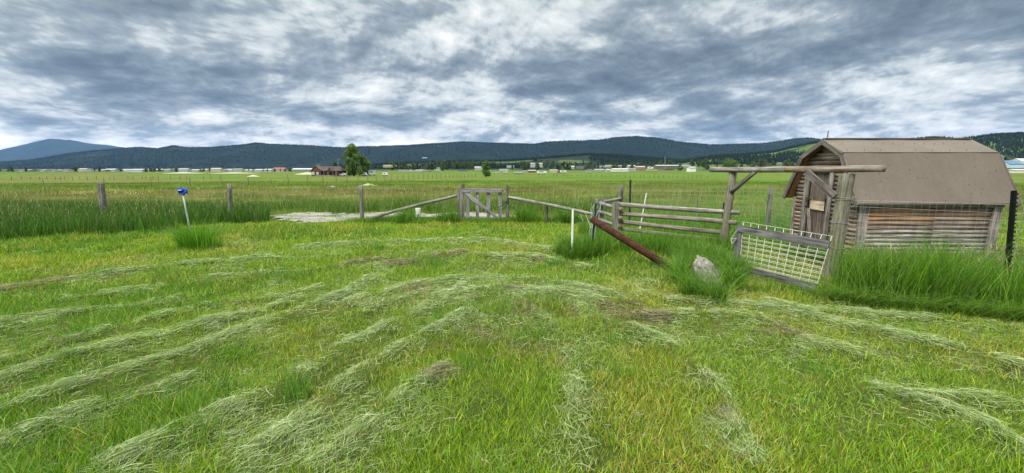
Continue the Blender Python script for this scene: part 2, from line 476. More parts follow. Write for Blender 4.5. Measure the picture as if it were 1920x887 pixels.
# ------------------------------------------------------------------ ground
def axis(lo_f, hi_f, step, lo, hi, g=1.13):
    a = list(np.arange(lo_f, hi_f + step / 2, step)); s = step; v = a[-1]
    while v < hi: s *= g; v += s; a.append(min(v, hi))
    s = step; v = lo_f; pre = []
    while v > lo: s *= g; v -= s; pre.append(max(v, lo))
    return np.array(pre[::-1] + a)
def grid(name, xs, ys, zf, mat, flat=True):
    X, Y = np.meshgrid(xs, ys); Z = zf(X.ravel(), Y.ravel())
    nv = X.size; nx = len(xs); ny = len(ys)
    me = bpy.data.meshes.new(name)
    co = np.stack([X.ravel(), Y.ravel(), Z], 1).astype(np.float32)
    i = np.arange(nv).reshape(ny, nx)
    q = np.stack([i[:-1, :-1], i[:-1, 1:], i[1:, 1:], i[1:, :-1]], -1).reshape(-1, 4)
    me.vertices.add(nv); me.vertices.foreach_set('co', co.ravel())
    me.loops.add(q.size); me.loops.foreach_set('vertex_index', q.ravel().astype(np.int32))
    me.polygons.add(len(q)); me.polygons.foreach_set('loop_start', np.arange(0, q.size, 4, dtype=np.int32))
    me.polygons.foreach_set('loop_total', np.full(len(q), 4, np.int32))
    me.polygons.foreach_set('use_smooth', np.ones(len(q), bool))
    me.update(calc_edges=True); me.materials.append(mat)
    o = bpy.data.objects.new(name, me); COL.objects.link(o); return o
gx = axis(-14, 14, .10, -17000, 17000); gy = axis(0, 20, .10, -300, 17000)
go = grid('ground', gx, gy, height, M['ground']); tag(go, kind='structure')

GRAVEL = [tuple(G(*p)[:2]) for p in [(505, 402), (560, 400), (640, 402), (720, 400), (800, 402), (880, 401), (960, 403), (990, 405), (985, 410), (900, 418), (800, 411), (700, 413), (620, 418), (560, 418), (505, 414)]]
def smooth_poly(poly, k=3):
    p = np.array(poly)
    for _ in range(k):
        a = p * .75 + np.roll(p, -1, 0) * .25; b = p * .25 + np.roll(p, -1, 0) * .75
        p = np.stack([a, b], 1).reshape(-1, 2)
    return [tuple(q) for q in p]
GP = smooth_poly(GRAVEL)
def gravel():
    b = MB(); xs = np.arange(-9, 2, .12); ys = np.arange(12, 20, .12); idx = {}; vs = []
    X, Y = np.meshgrid(xs, ys); Z = height(X, Y)
    wob = (fbm(X, Y, .6, 4) - .5) * 2.0
    ins = inpoly(X, Y + wob, GP)
    hh = .012 + .05 * fbm(X, Y, .5, 3)
    fs = []
    for j in range(len(ys) - 1):
        for i in range(len(xs) - 1):
            if ins[j, i]:
                f = []
                for (jj, ii) in ((j, i), (j, i + 1), (j + 1, i + 1), (j + 1, i)):
                    if (jj, ii) not in idx:
                        idx[(jj, ii)] = len(vs); vs.append((xs[ii], ys[jj], Z[jj, ii] + hh[jj, ii]))
                    f.append(idx[(jj, ii)])
                fs.append(f)
    b.add(vs, fs); o = b.build('gravel_path', M['gravel'], smooth=True); tag(o, kind='structure')
gravel()

# ------------------------------------------------------------------ hills
def forestmat(name, dark, light, meadow=None, mscale=.0022, mthr=.55, tree=0.045):
    m, t, b, _ = newmat(name)
    g = N(t, 'ShaderNodeNewGeometry'); pos = g.outputs['Position']
    n1 = noise(t, pos, .0016, 8, .65); n2 = noise(t, pos, tree, 4, .7)
    c = ramp(t, n1, [(.35, dark), (.65, light)])
    c = mixc(t, 1.0, c, ramp(t, n2, [(.35, .45), (.6, 1.25)]), 'MULTIPLY')
    if meadow:
        n3 = noise(t, mapping(t, pos, scale=(1, 1, 3.5)), mscale, 5, .55)
        c = mixc(t, ramp(t, n3, [(mthr, 0), (mthr + .025, 1)]), c, meadow)
    setin(t, b.inputs['Base Color'], c); b.inputs['Roughness'].default_value = 1
    b.inputs['Specular IOR Level'].default_value = .05
    bump(t, b, n2, 1.0, 12); return m
# each ridge: crest rows read off the skyline, near foot and crest distance in metres
def ridge(name, crest, d0, d1, d2, mat, amp=.06, seed=0, step=7, foot=None):
    pxs = np.arange(crest[0][0], crest[-1][0] + 1, step)
    rows = np.interp(pxs, [c[0] for c in crest], [c[1] for c in crest])
    ts = np.concatenate([np.linspace(0, 1, 26), 1 + np.linspace(.12, 1, 6)])
    V = np.zeros((len(ts), len(pxs), 3))
    for i, t in enumerate(ts):
        D = d0 + (d1 - d0) * t if t <= 1 else d1 + (d2 - d1) * (t - 1)
        u = (pxs - 960) / F / 1.0125
        x = u * D; y = np.full_like(x, D)
        zc = CAM_H + (316 - rows) / F * d1 * .975
        prof = (math.sin((t - .5) * math.pi) * .5 + .5) ** 1.15 if t <= 1 else max(0, 1 - (t - 1) ** 1.3)
        n = fbm(x / 1000 + seed, y / 1000 + seed * 2, .9, 5) - .5
        gull = (fbm(x / 1000 + seed + 5, y / 3000 + seed, .35, 4) - .5)
        z = -5 + (zc + 5) * prof + (n * 1.2 + gull) * amp * d1 * .25 * math.sin(min(t, 1) * math.pi)
        z += (fbm(x / 1000 * 9 + seed, y * 0 + seed, .9, 4) - .5) * d1 * .0012 * prof
        V[i, :, 0] = x; V[i, :, 1] = y; V[i, :, 2] = z
    nv = V.shape[0] * V.shape[1]; i = np.arange(nv).reshape(V.shape[:2])
    q = np.stack([i[:-1, :-1], i[:-1, 1:], i[1:, 1:], i[1:, :-1]], -1).reshape(-1, 4)
    me = bpy.data.meshes.new(name); me.from_pydata(V.reshape(-1, 3).tolist(), [], q.tolist()); me.materials.append(mat)
    me.polygons.foreach_set('use_smooth', np.ones(len(q), bool))
    o = bpy.data.objects.new(name, me); COL.objects.link(o); tag(o, kind='structure')
    return V
FM1 = forestmat('far_mountain', (.010, .018, .018), (.018, .028, .024), tree=.012)
FM2 = forestmat('forest_slope', (.006, .013, .010), (.010, .018, .012), (.035, .046, .028), .0030, .66, tree=.03)
FM3 = forestmat('near_forest_slope', (.012, .024, .012), (.026, .042, .018), (.075, .105, .032), .0026, .57, tree=.045)
FM4 = forestmat('open_hillside', (.016, .030, .012), (.034, .052, .018), (.085, .125, .032), .0042, .47, tree=.05)
V1 = ridge('far_mountain', [(-260, 300), (-100, 292), (0, 283), (60, 270), (100, 261), (140, 264), (170, 269), (200, 272), (240, 277), (300, 288), (420, 305), (520, 314)], 9500, 13000, 15500, FM1, .05, 3.1)
V2 = ridge('mountain', [(-260, 316), (-60, 310), (60, 302), (130, 290), (200, 283), (260, 279), (300, 281), (330, 275), (355, 279), (400, 279), (450, 275), (485, 270), (510, 273), (560, 275), (640, 279), (700, 277), (760, 275), (830, 271), (870, 268), (930, 271), (1000, 273), (1020, 270), (1060, 268), (1120, 266), (1150, 261), (1190, 259), (1230, 262), (1270, 269), (1330, 274), (1380, 273), (1430, 271), (1480, 264), (1510, 262), (1560, 268), (1640, 272), (1800, 276), (2200, 280)], 3600, 5600, 7500, FM2, .05, 7.7)
V3 = ridge('foothill', [(620, 316), (760, 308), (860, 304), (950, 303), (1030, 297), (1100, 291), (1150, 293), (1230, 300), (1300, 304), (1400, 306)], 1700, 2500, 3200, FM3, .04, 2.2)
V4 = ridge('hillside', [(1180, 316), (1300, 303), (1350, 295), (1400, 292), (1450, 287), (1500, 275), (1540, 267), (1600, 266), (1680, 268), (1740, 262), (1790, 265), (1850, 257), (1900, 255), (1960, 253), (2060, 250), (2200, 252), (2400, 262)], 1250, 2200, 3000, FM4, .05, 5.3)

# conifers standing on the slopes: far-off woods that read as one mass
def forest(name, V, n, hmin, hmax, seed, tmin=.15, tmax=1.0, crest=.35):
    r = np.random.default_rng(seed); A = 26
    vs = np.zeros((n, 9, 3), np.float32)
    tt = np.where(r.random(n) < crest, 1 - .07 * r.random(n), tmin + (tmax - tmin) * r.random(n)) * (A - 1)
    cc = r.random(n) * (V.shape[1] - 1.01)
    ti = np.minimum(tt.astype(int), A - 2); ci = cc.astype(int); ft = (tt - ti)[:, None]; fc = (cc - ci)[:, None]
    p = (V[ti, ci] * (1 - fc) + V[ti, ci + 1] * fc) * (1 - ft) + (V[ti + 1, ci] * (1 - fc) + V[ti + 1, ci + 1] * fc) * ft
    keep = fbm(p[:, 0] / 1000, p[:, 1] / 1000, .35, 3) > .44
    keep |= (tt > 23.2) & (r.random(n) < .8)
    p = p[keep]; n = len(p); vs = vs[:n]
    h = (hmin + (hmax - hmin) * r.random(n) ** 1.5); w = h * (.15 + .10 * r.random(n)); a0 = r.random(n) * 6
    for lay in range(2):
        for k in range(4):
            a = a0 + k * math.pi / 2 + lay
            f = 1.0 if lay == 0 else .62
            vs[:, lay * 4 + k, 0] = p[:, 0] + np.cos(a) * w * f
            vs[:, lay * 4 + k, 1] = p[:, 1] + np.sin(a) * w * f
            vs[:, lay * 4 + k, 2] = p[:, 2] + (h * .02 if lay == 0 else h * .5)
    vs[:, 8] = p; vs[:, 8, 2] += h
    fl = []
    for k in range(4):
        k2 = (k + 1) % 4; fl += [[k, k2, 4 + k2], [k, 4 + k2, 4 + k], [4 + k, 4 + k2, 8]]
    fl = np.array(fl)
    tri = (fl[None] + (np.arange(n) * 9)[:, None, None]).reshape(-1, 3)
    fast_mesh(name, vs.reshape(-1, 3), tri, None, M['conifer'], 'stuff')
def fast_mesh(name, co, tri, col, mat, kind, quads=None, smooth=False):
    me = bpy.data.meshes.new(name); nv = len(co)
    me.vertices.add(nv); me.vertices.foreach_set('co', np.ascontiguousarray(co, np.float32).ravel())
    parts = []; tot = []
    if quads is not None: parts.append(quads.ravel()); tot.append(np.full(len(quads), 4, np.int32))
    if tri is not None: parts.append(tri.ravel()); tot.append(np.full(len(tri), 3, np.int32))
    lv = np.concatenate(parts).astype(np.int32); tot = np.concatenate(tot)
    st = np.concatenate([[0], np.cumsum(tot)[:-1]]).astype(np.int32)
    me.loops.add(len(lv)); me.loops.foreach_set('vertex_index', lv)
    me.polygons.add(len(tot)); me.polygons.foreach_set('loop_start', st); me.polygons.foreach_set('loop_total', tot)
    if smooth: me.polygons.foreach_set('use_smooth', np.ones(len(tot), bool))
    if col is not None:
        ca = me.color_attributes.new('Col', 'FLOAT_COLOR', 'POINT')
        c4 = np.ones((nv, 4), np.float32); c4[:, :3] = col; ca.data.foreach_set('color', c4.ravel())
    me.update(calc_edges=True); me.materials.append(mat)
    o = bpy.data.objects.new(name, me); COL.objects.link(o)
    if kind: tag(o, kind=kind)
    return o
M['conifer'] = plain('conifer_needles', (.010, .020, .011), .95, var=.5, scale=.02, spec=.05)
forest('far_forest', V2, 42000, 14, 27, 11)
forest('foothill_forest', V3, 16000, 9, 20, 12)
forest('hillside_forest', V4, 22000, 8, 19, 13, tmin=.3)
for o in COL.objects:
    if o.name == 'far_forest': tag(o, 'dark conifer forest covering the long mountain ridge behind the town', 'forest')
    if o.name == 'foothill_forest': tag(o, 'dark conifer woods on the low foothill in the centre distance', 'forest')
    if o.name == 'hillside_forest': tag(o, 'conifer woods on the green hillside behind the shed', 'forest')

# ------------------------------------------------------------------ air
def haze():
    x0, x1, y0, y1, z0, z1 = -17500, 17500, -500, 17500, -6, 1100
    vs = [(x, y, z) for z in (z0, z1) for (x, y) in ((x0, y0), (x1, y0), (x1, y1), (x0, y1))]
    fs = [[3, 2, 1, 0], [4, 5, 6, 7], [0, 1, 5, 4], [1, 2, 6, 5], [2, 3, 7, 6], [3, 0, 4, 7]]
    me = bpy.data.meshes.new('haze'); me.from_pydata(vs, [], fs)
    m = bpy.data.materials.new('thin_haze'); m.use_nodes = True; t = m.node_tree; t.nodes.clear()
    out = N(t, 'ShaderNodeOutputMaterial'); v = N(t, 'ShaderNodeVolumePrincipled')
    v.inputs['Color'].default_value = (.28, .52, 1.0, 1); v.inputs['Density'].default_value = HAZE
    t.links.new(v.outputs[0], out.inputs['Volume']); me.materials.append(m)
    o = bpy.data.objects.new('haze', me); COL.objects.link(o); tag(o, kind='stuff')
HAZE = 2.3e-5
haze()

# ------------------------------------------------------------------ log shed
def shed():
    X0, X1 = 5.64, 8.29          # roof ends
    w0, w1 = 5.80, 8.13          # wall ends (front gable, back gable)
    yF, yB = 7.12, 8.70          # side walls
    prof = [(6.97, 1.075), (7.41, 1.90), (7.90, 2.155), (8.42, 1.90), (8.86, 1.075)]
    root = empty('log_shed', (w0, yF, 0), 'small weathered log shed with brown gambrel roof and open pasture behind', 'shed')
    # side wall: stacked logs, the upper ones still orange
    def side_wall(y, name, lab=None):
        b = MB(); n = 14; d = 1.02 / n
        for i in range(n):
            z = .05 + d * (i + .5)
            top = i >= 8
            fr = [0, 0, 0, 0, 0, 0, 0, .1, .3, .45, .8, .95, .8, .7][i]
            br = [.8, .85, .95, 1.0, 1.1, 1.1, 1.15, 1.15, .75, .85, 1.0, 1.0, .85, .75][i]
            # orange fades toward the far end: two lengths of log share the span
            xm = w0 + .14 + (w1 - w0 - .28) * .55
            b.tube((w0 + .14, y, z), (xm, y, z), d * .54, d * .53, 10, 5, .003, (fr, br, 0))
            b.tube((xm - .002, y, z), (w1 - .14, y, z + .004), d * .53, d * .52, 10, 5, .003, (fr * .45, br * .95, 0))
        o = b.build(name, M['logs'], root, smooth=True); return o
    wl = side_wall(yF, 'side_wall'); wl['label'] = 'side wall of stacked round logs, grey below and orange brown above'
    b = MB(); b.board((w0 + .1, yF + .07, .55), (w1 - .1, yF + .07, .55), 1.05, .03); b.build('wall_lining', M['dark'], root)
    side_wall(yB, 'side_wall')
    # corner boards
    b = MB()
    for k, xx in enumerate((w0 + .02, w0 + .065, w0 + .11)):
        b.board((xx, yF - .03 + .008 * k, .02), (xx + .005, yF - .03, 1.075), .042, .05, up=(1, 0, 0), col=(0, 1.0 + .1 * k, 0), rough=.003, seg=4)
    b.build('corner_board', M['logs'], root)
    b = MB()
    b.board((w1 - .12, yF - .045, .02), (w1 - .09, yF - .035, 1.04), .07, .05, up=(1, 0, 0), rough=.003, seg=4)
    b.board((w1 - .035, yF - .04, .02), (w1 - .02, yF - .03, 1.04), .07, .05, up=(1, 0, 0), col=(.1, .8, 0), rough=.003, seg=4)
    b.build('corner_board', M['logs'], root)
    for yy in (yB + .02,):
        b = MB(); b.tube((w0 - .01, yy, .02), (w0 - .01, yy, 1.06), .042, .04, 8, 5, .003, (0, 1.2, 0)); b.build('corner_board', M['logs'], root)
    # eave board with hooks
    b = MB(); b.board((w0 + .13, yF - .065, 1.045), (w1 + .02, yF - .065, 1.045), .06, .03, col=(0, 1.15, 0), rough=.002, seg=8)
    eb = b.build('eave_board', M['logs'], root)
    for px in (1813, 1840):
        q = P(px, 388, yF - .09); h = MB(); k = 10; pts = []
        for i in range(k + 1):
            a = i / k * 5.2; pts.append((q.x + .016 * math.cos(a), yF - .092, 1.035 + .018 * math.sin(a)))
        for p0, p1 in zip(pts[:-1], pts[1:]): h.tube(p0, p1, .004, None, 5, 1)
        h.build('hook', M['blacksteel'], eb)
    # gable wall of horizontal split logs, cut to the roof profile, with a gap for the door
    def roofz(y):
        return float(np.interp(y, [p[0] for p in prof], [p[1] for p in prof])) - .035
    def span(z):
        ys = np.linspace(6.97, 8.86, 400); ok = [yy for yy in ys if roofz(yy) > z and yF <= yy <= yB]
        return (min(ok), max(ok)) if ok else None
    def gable(x, door):
        b = MB(); d = .076; z = .05 + d / 2; i = 0
        while z < 2.1:
            sp = span(z + d / 2)
            if sp:
                if door and z < 1.6:
                    pieces = [(sp[0], 7.72), (8.40, sp[1])]
                else: pieces = [sp]
                for (a, c) in pieces:
                    if c - a > .03:
                        b.tube((x, a, z), (x, c, z + random.uniform(-.004, .004)), d * .53, d * .5, 8, 4, .002, (random.choice([0, .1, .25, .5]), random.uniform(.75, 1.25), 0))
            z += d; i += 1
        return b.build('gable_wall', M['gable'], root, smooth=True)
    gable(w0, True); gable(w1, False)
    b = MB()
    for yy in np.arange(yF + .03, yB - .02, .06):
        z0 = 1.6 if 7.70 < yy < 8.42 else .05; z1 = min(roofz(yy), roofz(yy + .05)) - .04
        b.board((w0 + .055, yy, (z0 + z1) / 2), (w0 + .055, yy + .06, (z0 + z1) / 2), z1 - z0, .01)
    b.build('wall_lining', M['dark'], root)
    # door frame posts
    for (yy, r, zt) in ((8.37, .055, 1.60), (7.74, .045, 1.60)):
        b = MB(); b.tube((w0 - .055, yy, .02), (w0 - .05, yy, zt), r, r * .9, 10, 6, .004, (0, 1.1, 0)); b.build('door_post', M['wood'], root, smooth=True)
    b = MB(); b.board((w0 - .05, 7.76, 1.62), (w0 - .05, 8.36, 1.62), .08, .06, rough=.003, seg=3); b.build('door_lintel', M['wood'], root)
    # door of dark boards
    b = MB(); ys = np.linspace(7.80, 8.30, 5)
    for k in range(4):
        yc = (ys[k] + ys[k + 1]) / 2
        b.board((w0 - .01 + .003 * (k % 2), yc, .08), (w0 - .01, yc, 1.57), ys[1] - ys[0] - .006, .03, up=(0, 1, 0), col=(.05 * k, .62 + .1 * (k % 2), 0), rough=.002, seg=5)
    dr = b.build('door', M['gable'], root)
    b = MB(); b.board((w0 - .035, 7.80, .965), (w0 - .035, 8.24, .975), .15, .012, col=(0, 1, 0)); pl = b.build('patch_board', M['ply'], dr)
    pl['label'] = 'pale fresh plywood patch nailed across the dark door'
    b = MB(); b.board((w0 - .045, 7.84, .885), (w0 - .045, 8.22, .895), .022, .02, col=(0, .9, 0)); b.build('door_batten', M['ply'], dr)
    b = MB(); b.board((w0 - .05, 8.27, .89), (w0 - .11, 7.98, .10), .055, .025, up=(0, 1, 0), col=(0, 1.35, 0)); b.build('door_brace', M['wood'], dr)
    b = MB(); b.tube((w0 - .07, 8.42, .93), (w0 - .07, 8.22, .93), .012, None, 6, 2); b.build('latch', M['blacksteel'], dr)
    b = MB(); b.tube((w0 - .08, 8.30, 1.08), (w0 - .08, 8.18, 1.06), .012, None, 6, 2); b.build('latch', M['blacksteel'], dr)
    b = MB(); b.board((w0 - .04, 7.84, .85), (w0 - .04, 7.84, 1.1), .03, .015, up=(0, 1, 0), col=(0, .5, 0)); b.build('hinge', M['blacksteel'], dr)
    # roof skins (real thickness), ends slightly uneven
    b = MB(); th = .022; nx = 24
    for k in range(4):
        (ya, za), (yb, zb) = prof[k], prof[k + 1]
        nrm = Vector((0, -(zb - za), (yb - ya))).normalized()
        vs = []
        for i in range(nx + 1):
            x = X0 + (X1 - X0) * i / nx
            for j in range(5):
                t = j / 4; y = ya + (yb - ya) * t; z = za + (zb - za) * t
                wv = .004 * math.sin(x * 7 + j) + (.006 * math.sin(x * 16.5) if k in (0, 3) and j == 0 else 0)
                vs.append(Vector((x, y, z + wv)) + nrm * th)
        nb = len(vs)
        vs += [v - nrm * th for v in vs]
        fs = []
        for i in range(nx):
            for j in range(4):
                a = i * 5 + j; fs.append([a, a + 5, a + 6, a + 1]); fs.append([nb + a, nb + a + 1, nb + a + 6, nb + a + 5])
        for i in range(nx):
            for j in (0, 4): a = i * 5 + j; fs.append([a, a + 5, nb + a + 5, nb + a])
        for j in range(4):
            for i in (0, nx): a = i * 5 + j; fs.append([a, a + 1, nb + a + 1, nb + a])
        b.add(vs, fs)
    # drip lip at the eave and fold at the break
    b.board((X0 + .005, 6.962, 1.08), (X1 - .005, 6.962, 1.08), .022, .02)
    b.board((X0 + .004, 7.405, 1.921), (X1 - .004, 7.405, 1.921), .012, .03)
    b.board((X0 + .004, 7.90, 2.186), (X1 - .004, 7.90, 2.186), .014, .09)
    # nail heads in rows on the upper slope and few on the lower one
    (ya, za), (yb, zb) = prof[1], prof[2]; nrm = Vector((0, -(zb - za), (yb - ya))).normalized()
    for row, t in enumerate((.16, .62)):
        for i in range(13 if row else 8):
            x = X0 + .12 + (X1 - X0 - .24) * (i + .5 * row + random.uniform(-.06, .06)) / (13.5 if row else 8.2)
            c = Vector((x, ya + (yb - ya) * t + random.uniform(-.01, .01), 0)); c.z = za + (zb - za) * t
            b.tube(c + nrm * (th + .001), c + nrm * (th + .008), .007, None, 6, 1, mi=1)
    (ya, za), (yb, zb) = prof[0], prof[1]; nrm = Vector((0, -(zb - za), (yb - ya))).normalized()
    for i in range(34):
        t = random.random(); c = Vector((random.uniform(X0 + .1, X1 - .1), ya + (yb - ya) * t, za + (zb - za) * t))
        b.tube(c + nrm * (th + .001), c + nrm * (th + .006), .0055, None, 6, 1, mi=1)
    rf = b.build('roof', [M['roof'], M['dark']], root)
    # gable fascia boards along the roof edge, front and back
    b = MB()
    for k in range(4):
        (ya, za), (yb, zb) = prof[k], prof[k + 1]
        b.board((X0 - .012, ya, za - .028), (X0 - .012, yb, zb - .028), .085, .022, up=(0, -(zb - za), yb - ya), col=(.05, .85, 0), rough=.002, seg=4)
    b.build('fascia', M['wood'], root)
    b = MB()
    for k in range(4):
        (ya, za), (yb, zb) = prof[k], prof[k + 1]
        nn = Vector((0, -(zb - za), yb - ya)).normalized() * .03
        b.board((X0 + .09, ya, za) - nn if False else Vector((X0 + .09, ya, za)) - nn, Vector((X0 + .09, yb, zb)) - nn, .03, .13, up=nn, col=(.6, .9, 0), seg=2)
    b.build('soffit', M['soffit'], root)
    b = MB()
    for k in range(4):
        (ya, za), (yb, zb) = prof[k], prof[k + 1]
        b.board((X1 + .012, ya, za - .028), (X1 + .012, yb, zb - .028), .085, .022, up=(0, -(zb - za), yb - ya), col=(.05, .85, 0), rough=.002, seg=4)
    b.build('fascia', M['wood'], root)
    q = P(1550, 266, 8.0)
    b = MB(); b.tube((q.x, 8.0, 2.1), (q.x + .01, 8.0, 2.33), .012, .010, 8, 2, col=(0, 1.3, 0)); b.build('vent_stick', M['wood'], root)
shed()

# ------------------------------------------------------------------ gate arch, wire gate
AL = Vector((4.20, 8.30, 0)); AR = Vector((4.87, 6.30, 0))
def arch_pt(t, z): return Vector((AL.x + (AR.x - AL.x) * t, AL.y + (AR.y - AL.y) * t, z))
def arch():
    root = empty('gate_arch', arch_pt(0, 0), 'tall wooden gateway of two round posts carrying a long log crossbeam', 'gateway')
    b = MB(); b.tube((4.16, 8.30, -.2), (4.245, 8.30, 1.575), .080, .070, 14, 10, .006, (0, 1.05, 0)); b.build('post', M['post'], root, smooth=True)
    b = MB(); b.tube((4.82, 6.30, -.2), (4.905, 6.30, 1.575), .108, .100, 16, 12, .004, (0, 1.0, .5)); b.build('post', M['post'], root, smooth=True)
    b = MB(); b.tube(arch_pt(-.235, 1.625), arch_pt(.55, 1.635), .052, .052, 14, 10, .006, (0, 1.15, 0)); b.tube(arch_pt(.551, 1.635), arch_pt(.72, 1.637), .0525, .0525, 14, 4, .0, (.4, 1.0, 0)); b.tube(arch_pt(.721, 1.637), arch_pt(1.232, 1.645), .052, .046, 14, 6, .003, (.12, 1.1, 0))
    b.build('crossbeam', M['wood'], root, smooth=True)
    b = MB(); b.tube(arch_pt(.03, 1.20), arch_pt(.27, 1.60), .040, .038, 10, 5, .004, (0, .8, 0)); b.build('brace', M['wood'], root, smooth=True)
    b = MB(); b.board(arch_pt(.76, 1.60) + Vector((-.10, -.02, 0)), arch_pt(.985, 1.24) + Vector((-.10, -.02, 0)), .10, .035, col=(0, .72, 0), rough=.003, seg=4); b.build('brace', M['wood'], root)
    # wire wrapped round the right post
    for z, sag in ((1.245, .02), (1.20, -.01), (.86, .0), (.50, .02)):
        b = MB(); cx_, cy_ = 4.83 + (z + .2) * .045, 6.30; k = 18
        pts = [Vector((cx_ + .112 * math.cos(a), cy_ + .112 * math.sin(a), z + sag * math.sin(a * 1.0))) for a in np.linspace(0, 2 * math.pi, k)]
        for p0, p1 in zip(pts[:-1], pts[1:]): b.tube(p0, p1, .0035, None, 5, 1)
        b.build('tie_wire', M['wire'], root)
arch()

def wire_gate():
    A = Vector((3.53, 6.50, .06)); B = Vector((3.99, 5.42, .05))
    TA = P(1391, 416, 6.62); TB = P(1562, 443, 5.52)
    def Q(s, t, off=0.0):
        a = A.lerp(TA, t); b2 = B.lerp(TB, t); p = a.lerp(b2, s)
        return p + nrm * off
    nrm = (B - A).cross(TA - A).normalized()
    if nrm.y > 0: nrm = -nrm
    root = empty('wire_gate', A, 'tilted farm gate of cream wire grid between dark grey boards', 'gate')
    b = MB()
    for i in range(11):
        s = .02 + .97 * i / 10
        b.tube(Q(s, -.02), Q(s, 1.0), .0038, None, 6, 3)
    for j in range(12):
        t = [.0, .085, .175, .26, .35, .44, .53, .62, .70, .78, .88, 1.0][j]
        b.tube(Q(.0, t, .006), Q(1.0, t, .006), .0034, None, 6, 4, .002)
        if 0 < j < 11: b.tube(Q(.0, t - .022, -.004), Q(1.0, t - .026, -.004), .0028, None, 6, 4, .002)
    b.build('wire_grid', M['cream'], root, smooth=True)
    up = (TA - A).normalized()
    b = MB(); b.board(Q(-.03, .865, .02), Q(1.0, .85, .02), .10, .03, up=up, rough=.003, seg=6); b.build('top_rail', M['greywood'], root)
    b = MB(); b.board(Q(.02, .09, .02), Q(1.0, .075, .02), .085, .03, up=up, rough=.003, seg=6); b.build('bottom_rail', M['greywood'], root)
    b = MB(); b.board(Q(-.03, .14, -.01), Q(-.03, .90, -.01), .10, .05, up=(B - A), rough=.003, seg=4); b.build('stile', M['greywood'], root)
    b = MB()
    c0 = Q(-.04, .80, .04); c1 = Q(-.10, .62, .05); c2 = Q(-.02, .66, .06)
    pts = [c0, c1, c2, Q(-.08, .52, .05), c1]
    for p0, p1 in zip(pts[:-1], pts[1:]):
        for k in range(4):
            a_ = p0.lerp(p1, k / 4); e_ = p0.lerp(p1, (k + .8) / 4); b.tube(a_, e_, .008, .008, 6, 1)
    b.build('chain', M['galv'], root)
wire_gate()

# ------------------------------------------------------------------ rail fences beside the gateway
def railfence():
    root = empty('rail_fence', (2.4, 9.7, 0), 'low fence of five grey round rails between a stub post and the gateway', 'fence')
    L = [(1160, 384), (1160, 400), (1163, 415.5), (1165, 429), (1168, 442)]
    hs = [.845, .64, .44, .275, .11]
    x0 = P(1160, 400, 9.7).x
    for i, h in enumerate(hs):
        ex = [4.38, 4.33, 4.15, 4.10, 3.6][i]; ey = [8.17, 8.17, 8.35, 8.4, 8.75][i]
        b = MB(); b.tube((x0 + (.0, 0, .05, .08, .1)[i], 9.7, h), (ex, ey, h - .035 + .01 * (i % 2)), .052 - .004 * (i % 2), .046, 10, 10, .008, (random.choice([0, .1]), [1.2, 1.1, 1.0, .95, .8][i], 0))
        b.build('rail', M['fence'], root, smooth=True)
    b = MB(); q = P(1154, 400, 9.62); b.board((q.x, 9.60, -.1), (q.x, 9.60, .90), .14, .05, up=(1, 0, 0), col=(0, 1.05, 0), rough=.005, seg=6); b.build('post', M['fence'], root)
    b = MB(); b.tube((q.x + .12, 9.83, -.1), (q.x + .13, 9.83, .82), .06, .055, 10, 5, .004, (.2, .8, 0)); b.build('post', M['fence'], root, smooth=True)
    # log butts of the return fence poking past the post
    b = MB()
    for z in (.74, .54, .36, .2): b.tube((q.x + .09, 9.55, z), (q.x + .16, 9.78, z + .01), .055, .05, 10, 2, .0, (.35, .9, 0))
    b.build('log_end', M['fence'], root, smooth=True)
    root = empty('rail_fence', (2.05, 10.5, 0), 'short run of thin grey rails turning the corner beside the rusty pipe', 'fence')
    c = P(1119, 395, 10.5)
    for (a0, a1, r) in (((1119, 382, 10.5), (1166, 372, 12.0), .045), ((1124, 381, 10.5), (1152, 389, 9.75), .045), ((1122, 397, 10.5), (1152, 405, 9.75), .04), ((1122, 411, 10.5), (1152, 421, 9.75), .04)):
        b = MB(); b.tube(P(*a0), P(*a1), r, r * .9, 10, 6, .006, (0, 1.1, 0)); b.build('rail', M['fence'], root, smooth=True)
    for dx, r, zt in ((-.03, .05, .92), (.10, .045, .88)):
        b = MB(); b.tube((c.x + dx, 10.5, -.1), (c.x + dx + .02, 10.5, zt), r, r * .9, 10, 5, .006, (0, .7, 0)); b.build('post', M['fence'], root, smooth=True)
railfence()

def pipe():
    a = P(1110, 411, 7.7); b_ = P(1254, 503, 6.85); b_.z = max(b_.z, .05)
    d = (b_ - a).normalized(); b = MB(); n = 20
    u = d.orthogonal().normalized(); w = d.cross(u); L = (b_ - a).length
    ro, ri = .064, .056; vs = []; fs = []
    for (t, r) in ((0, ri), (0, ro), (.33 * L, ro), (.66 * L, ro), (L, ro), (L, ri), (0, ri)):
        for k in range(n):
            an = 2 * math.pi * k / n; vs.append(a + d * t + u * (math.cos(an) * r) + w * (math.sin(an) * r))
    for i in range(6):
        for k in range(n):
            k2 = (k + 1) % n; fs.append([i * n + k, i * n + k2, (i + 1) * n + k2, (i + 1) * n + k])
    b.add(vs, fs); o = b.build('steel_pipe', M['rust'], origin=(b_.x, b_.y, 0), smooth=False)
    tag(o, 'thick rusty brown steel pipe leaning from grass up to the fence corner', 'pipe')
    for p in o.data.polygons: p.use_smooth = True
pipe()

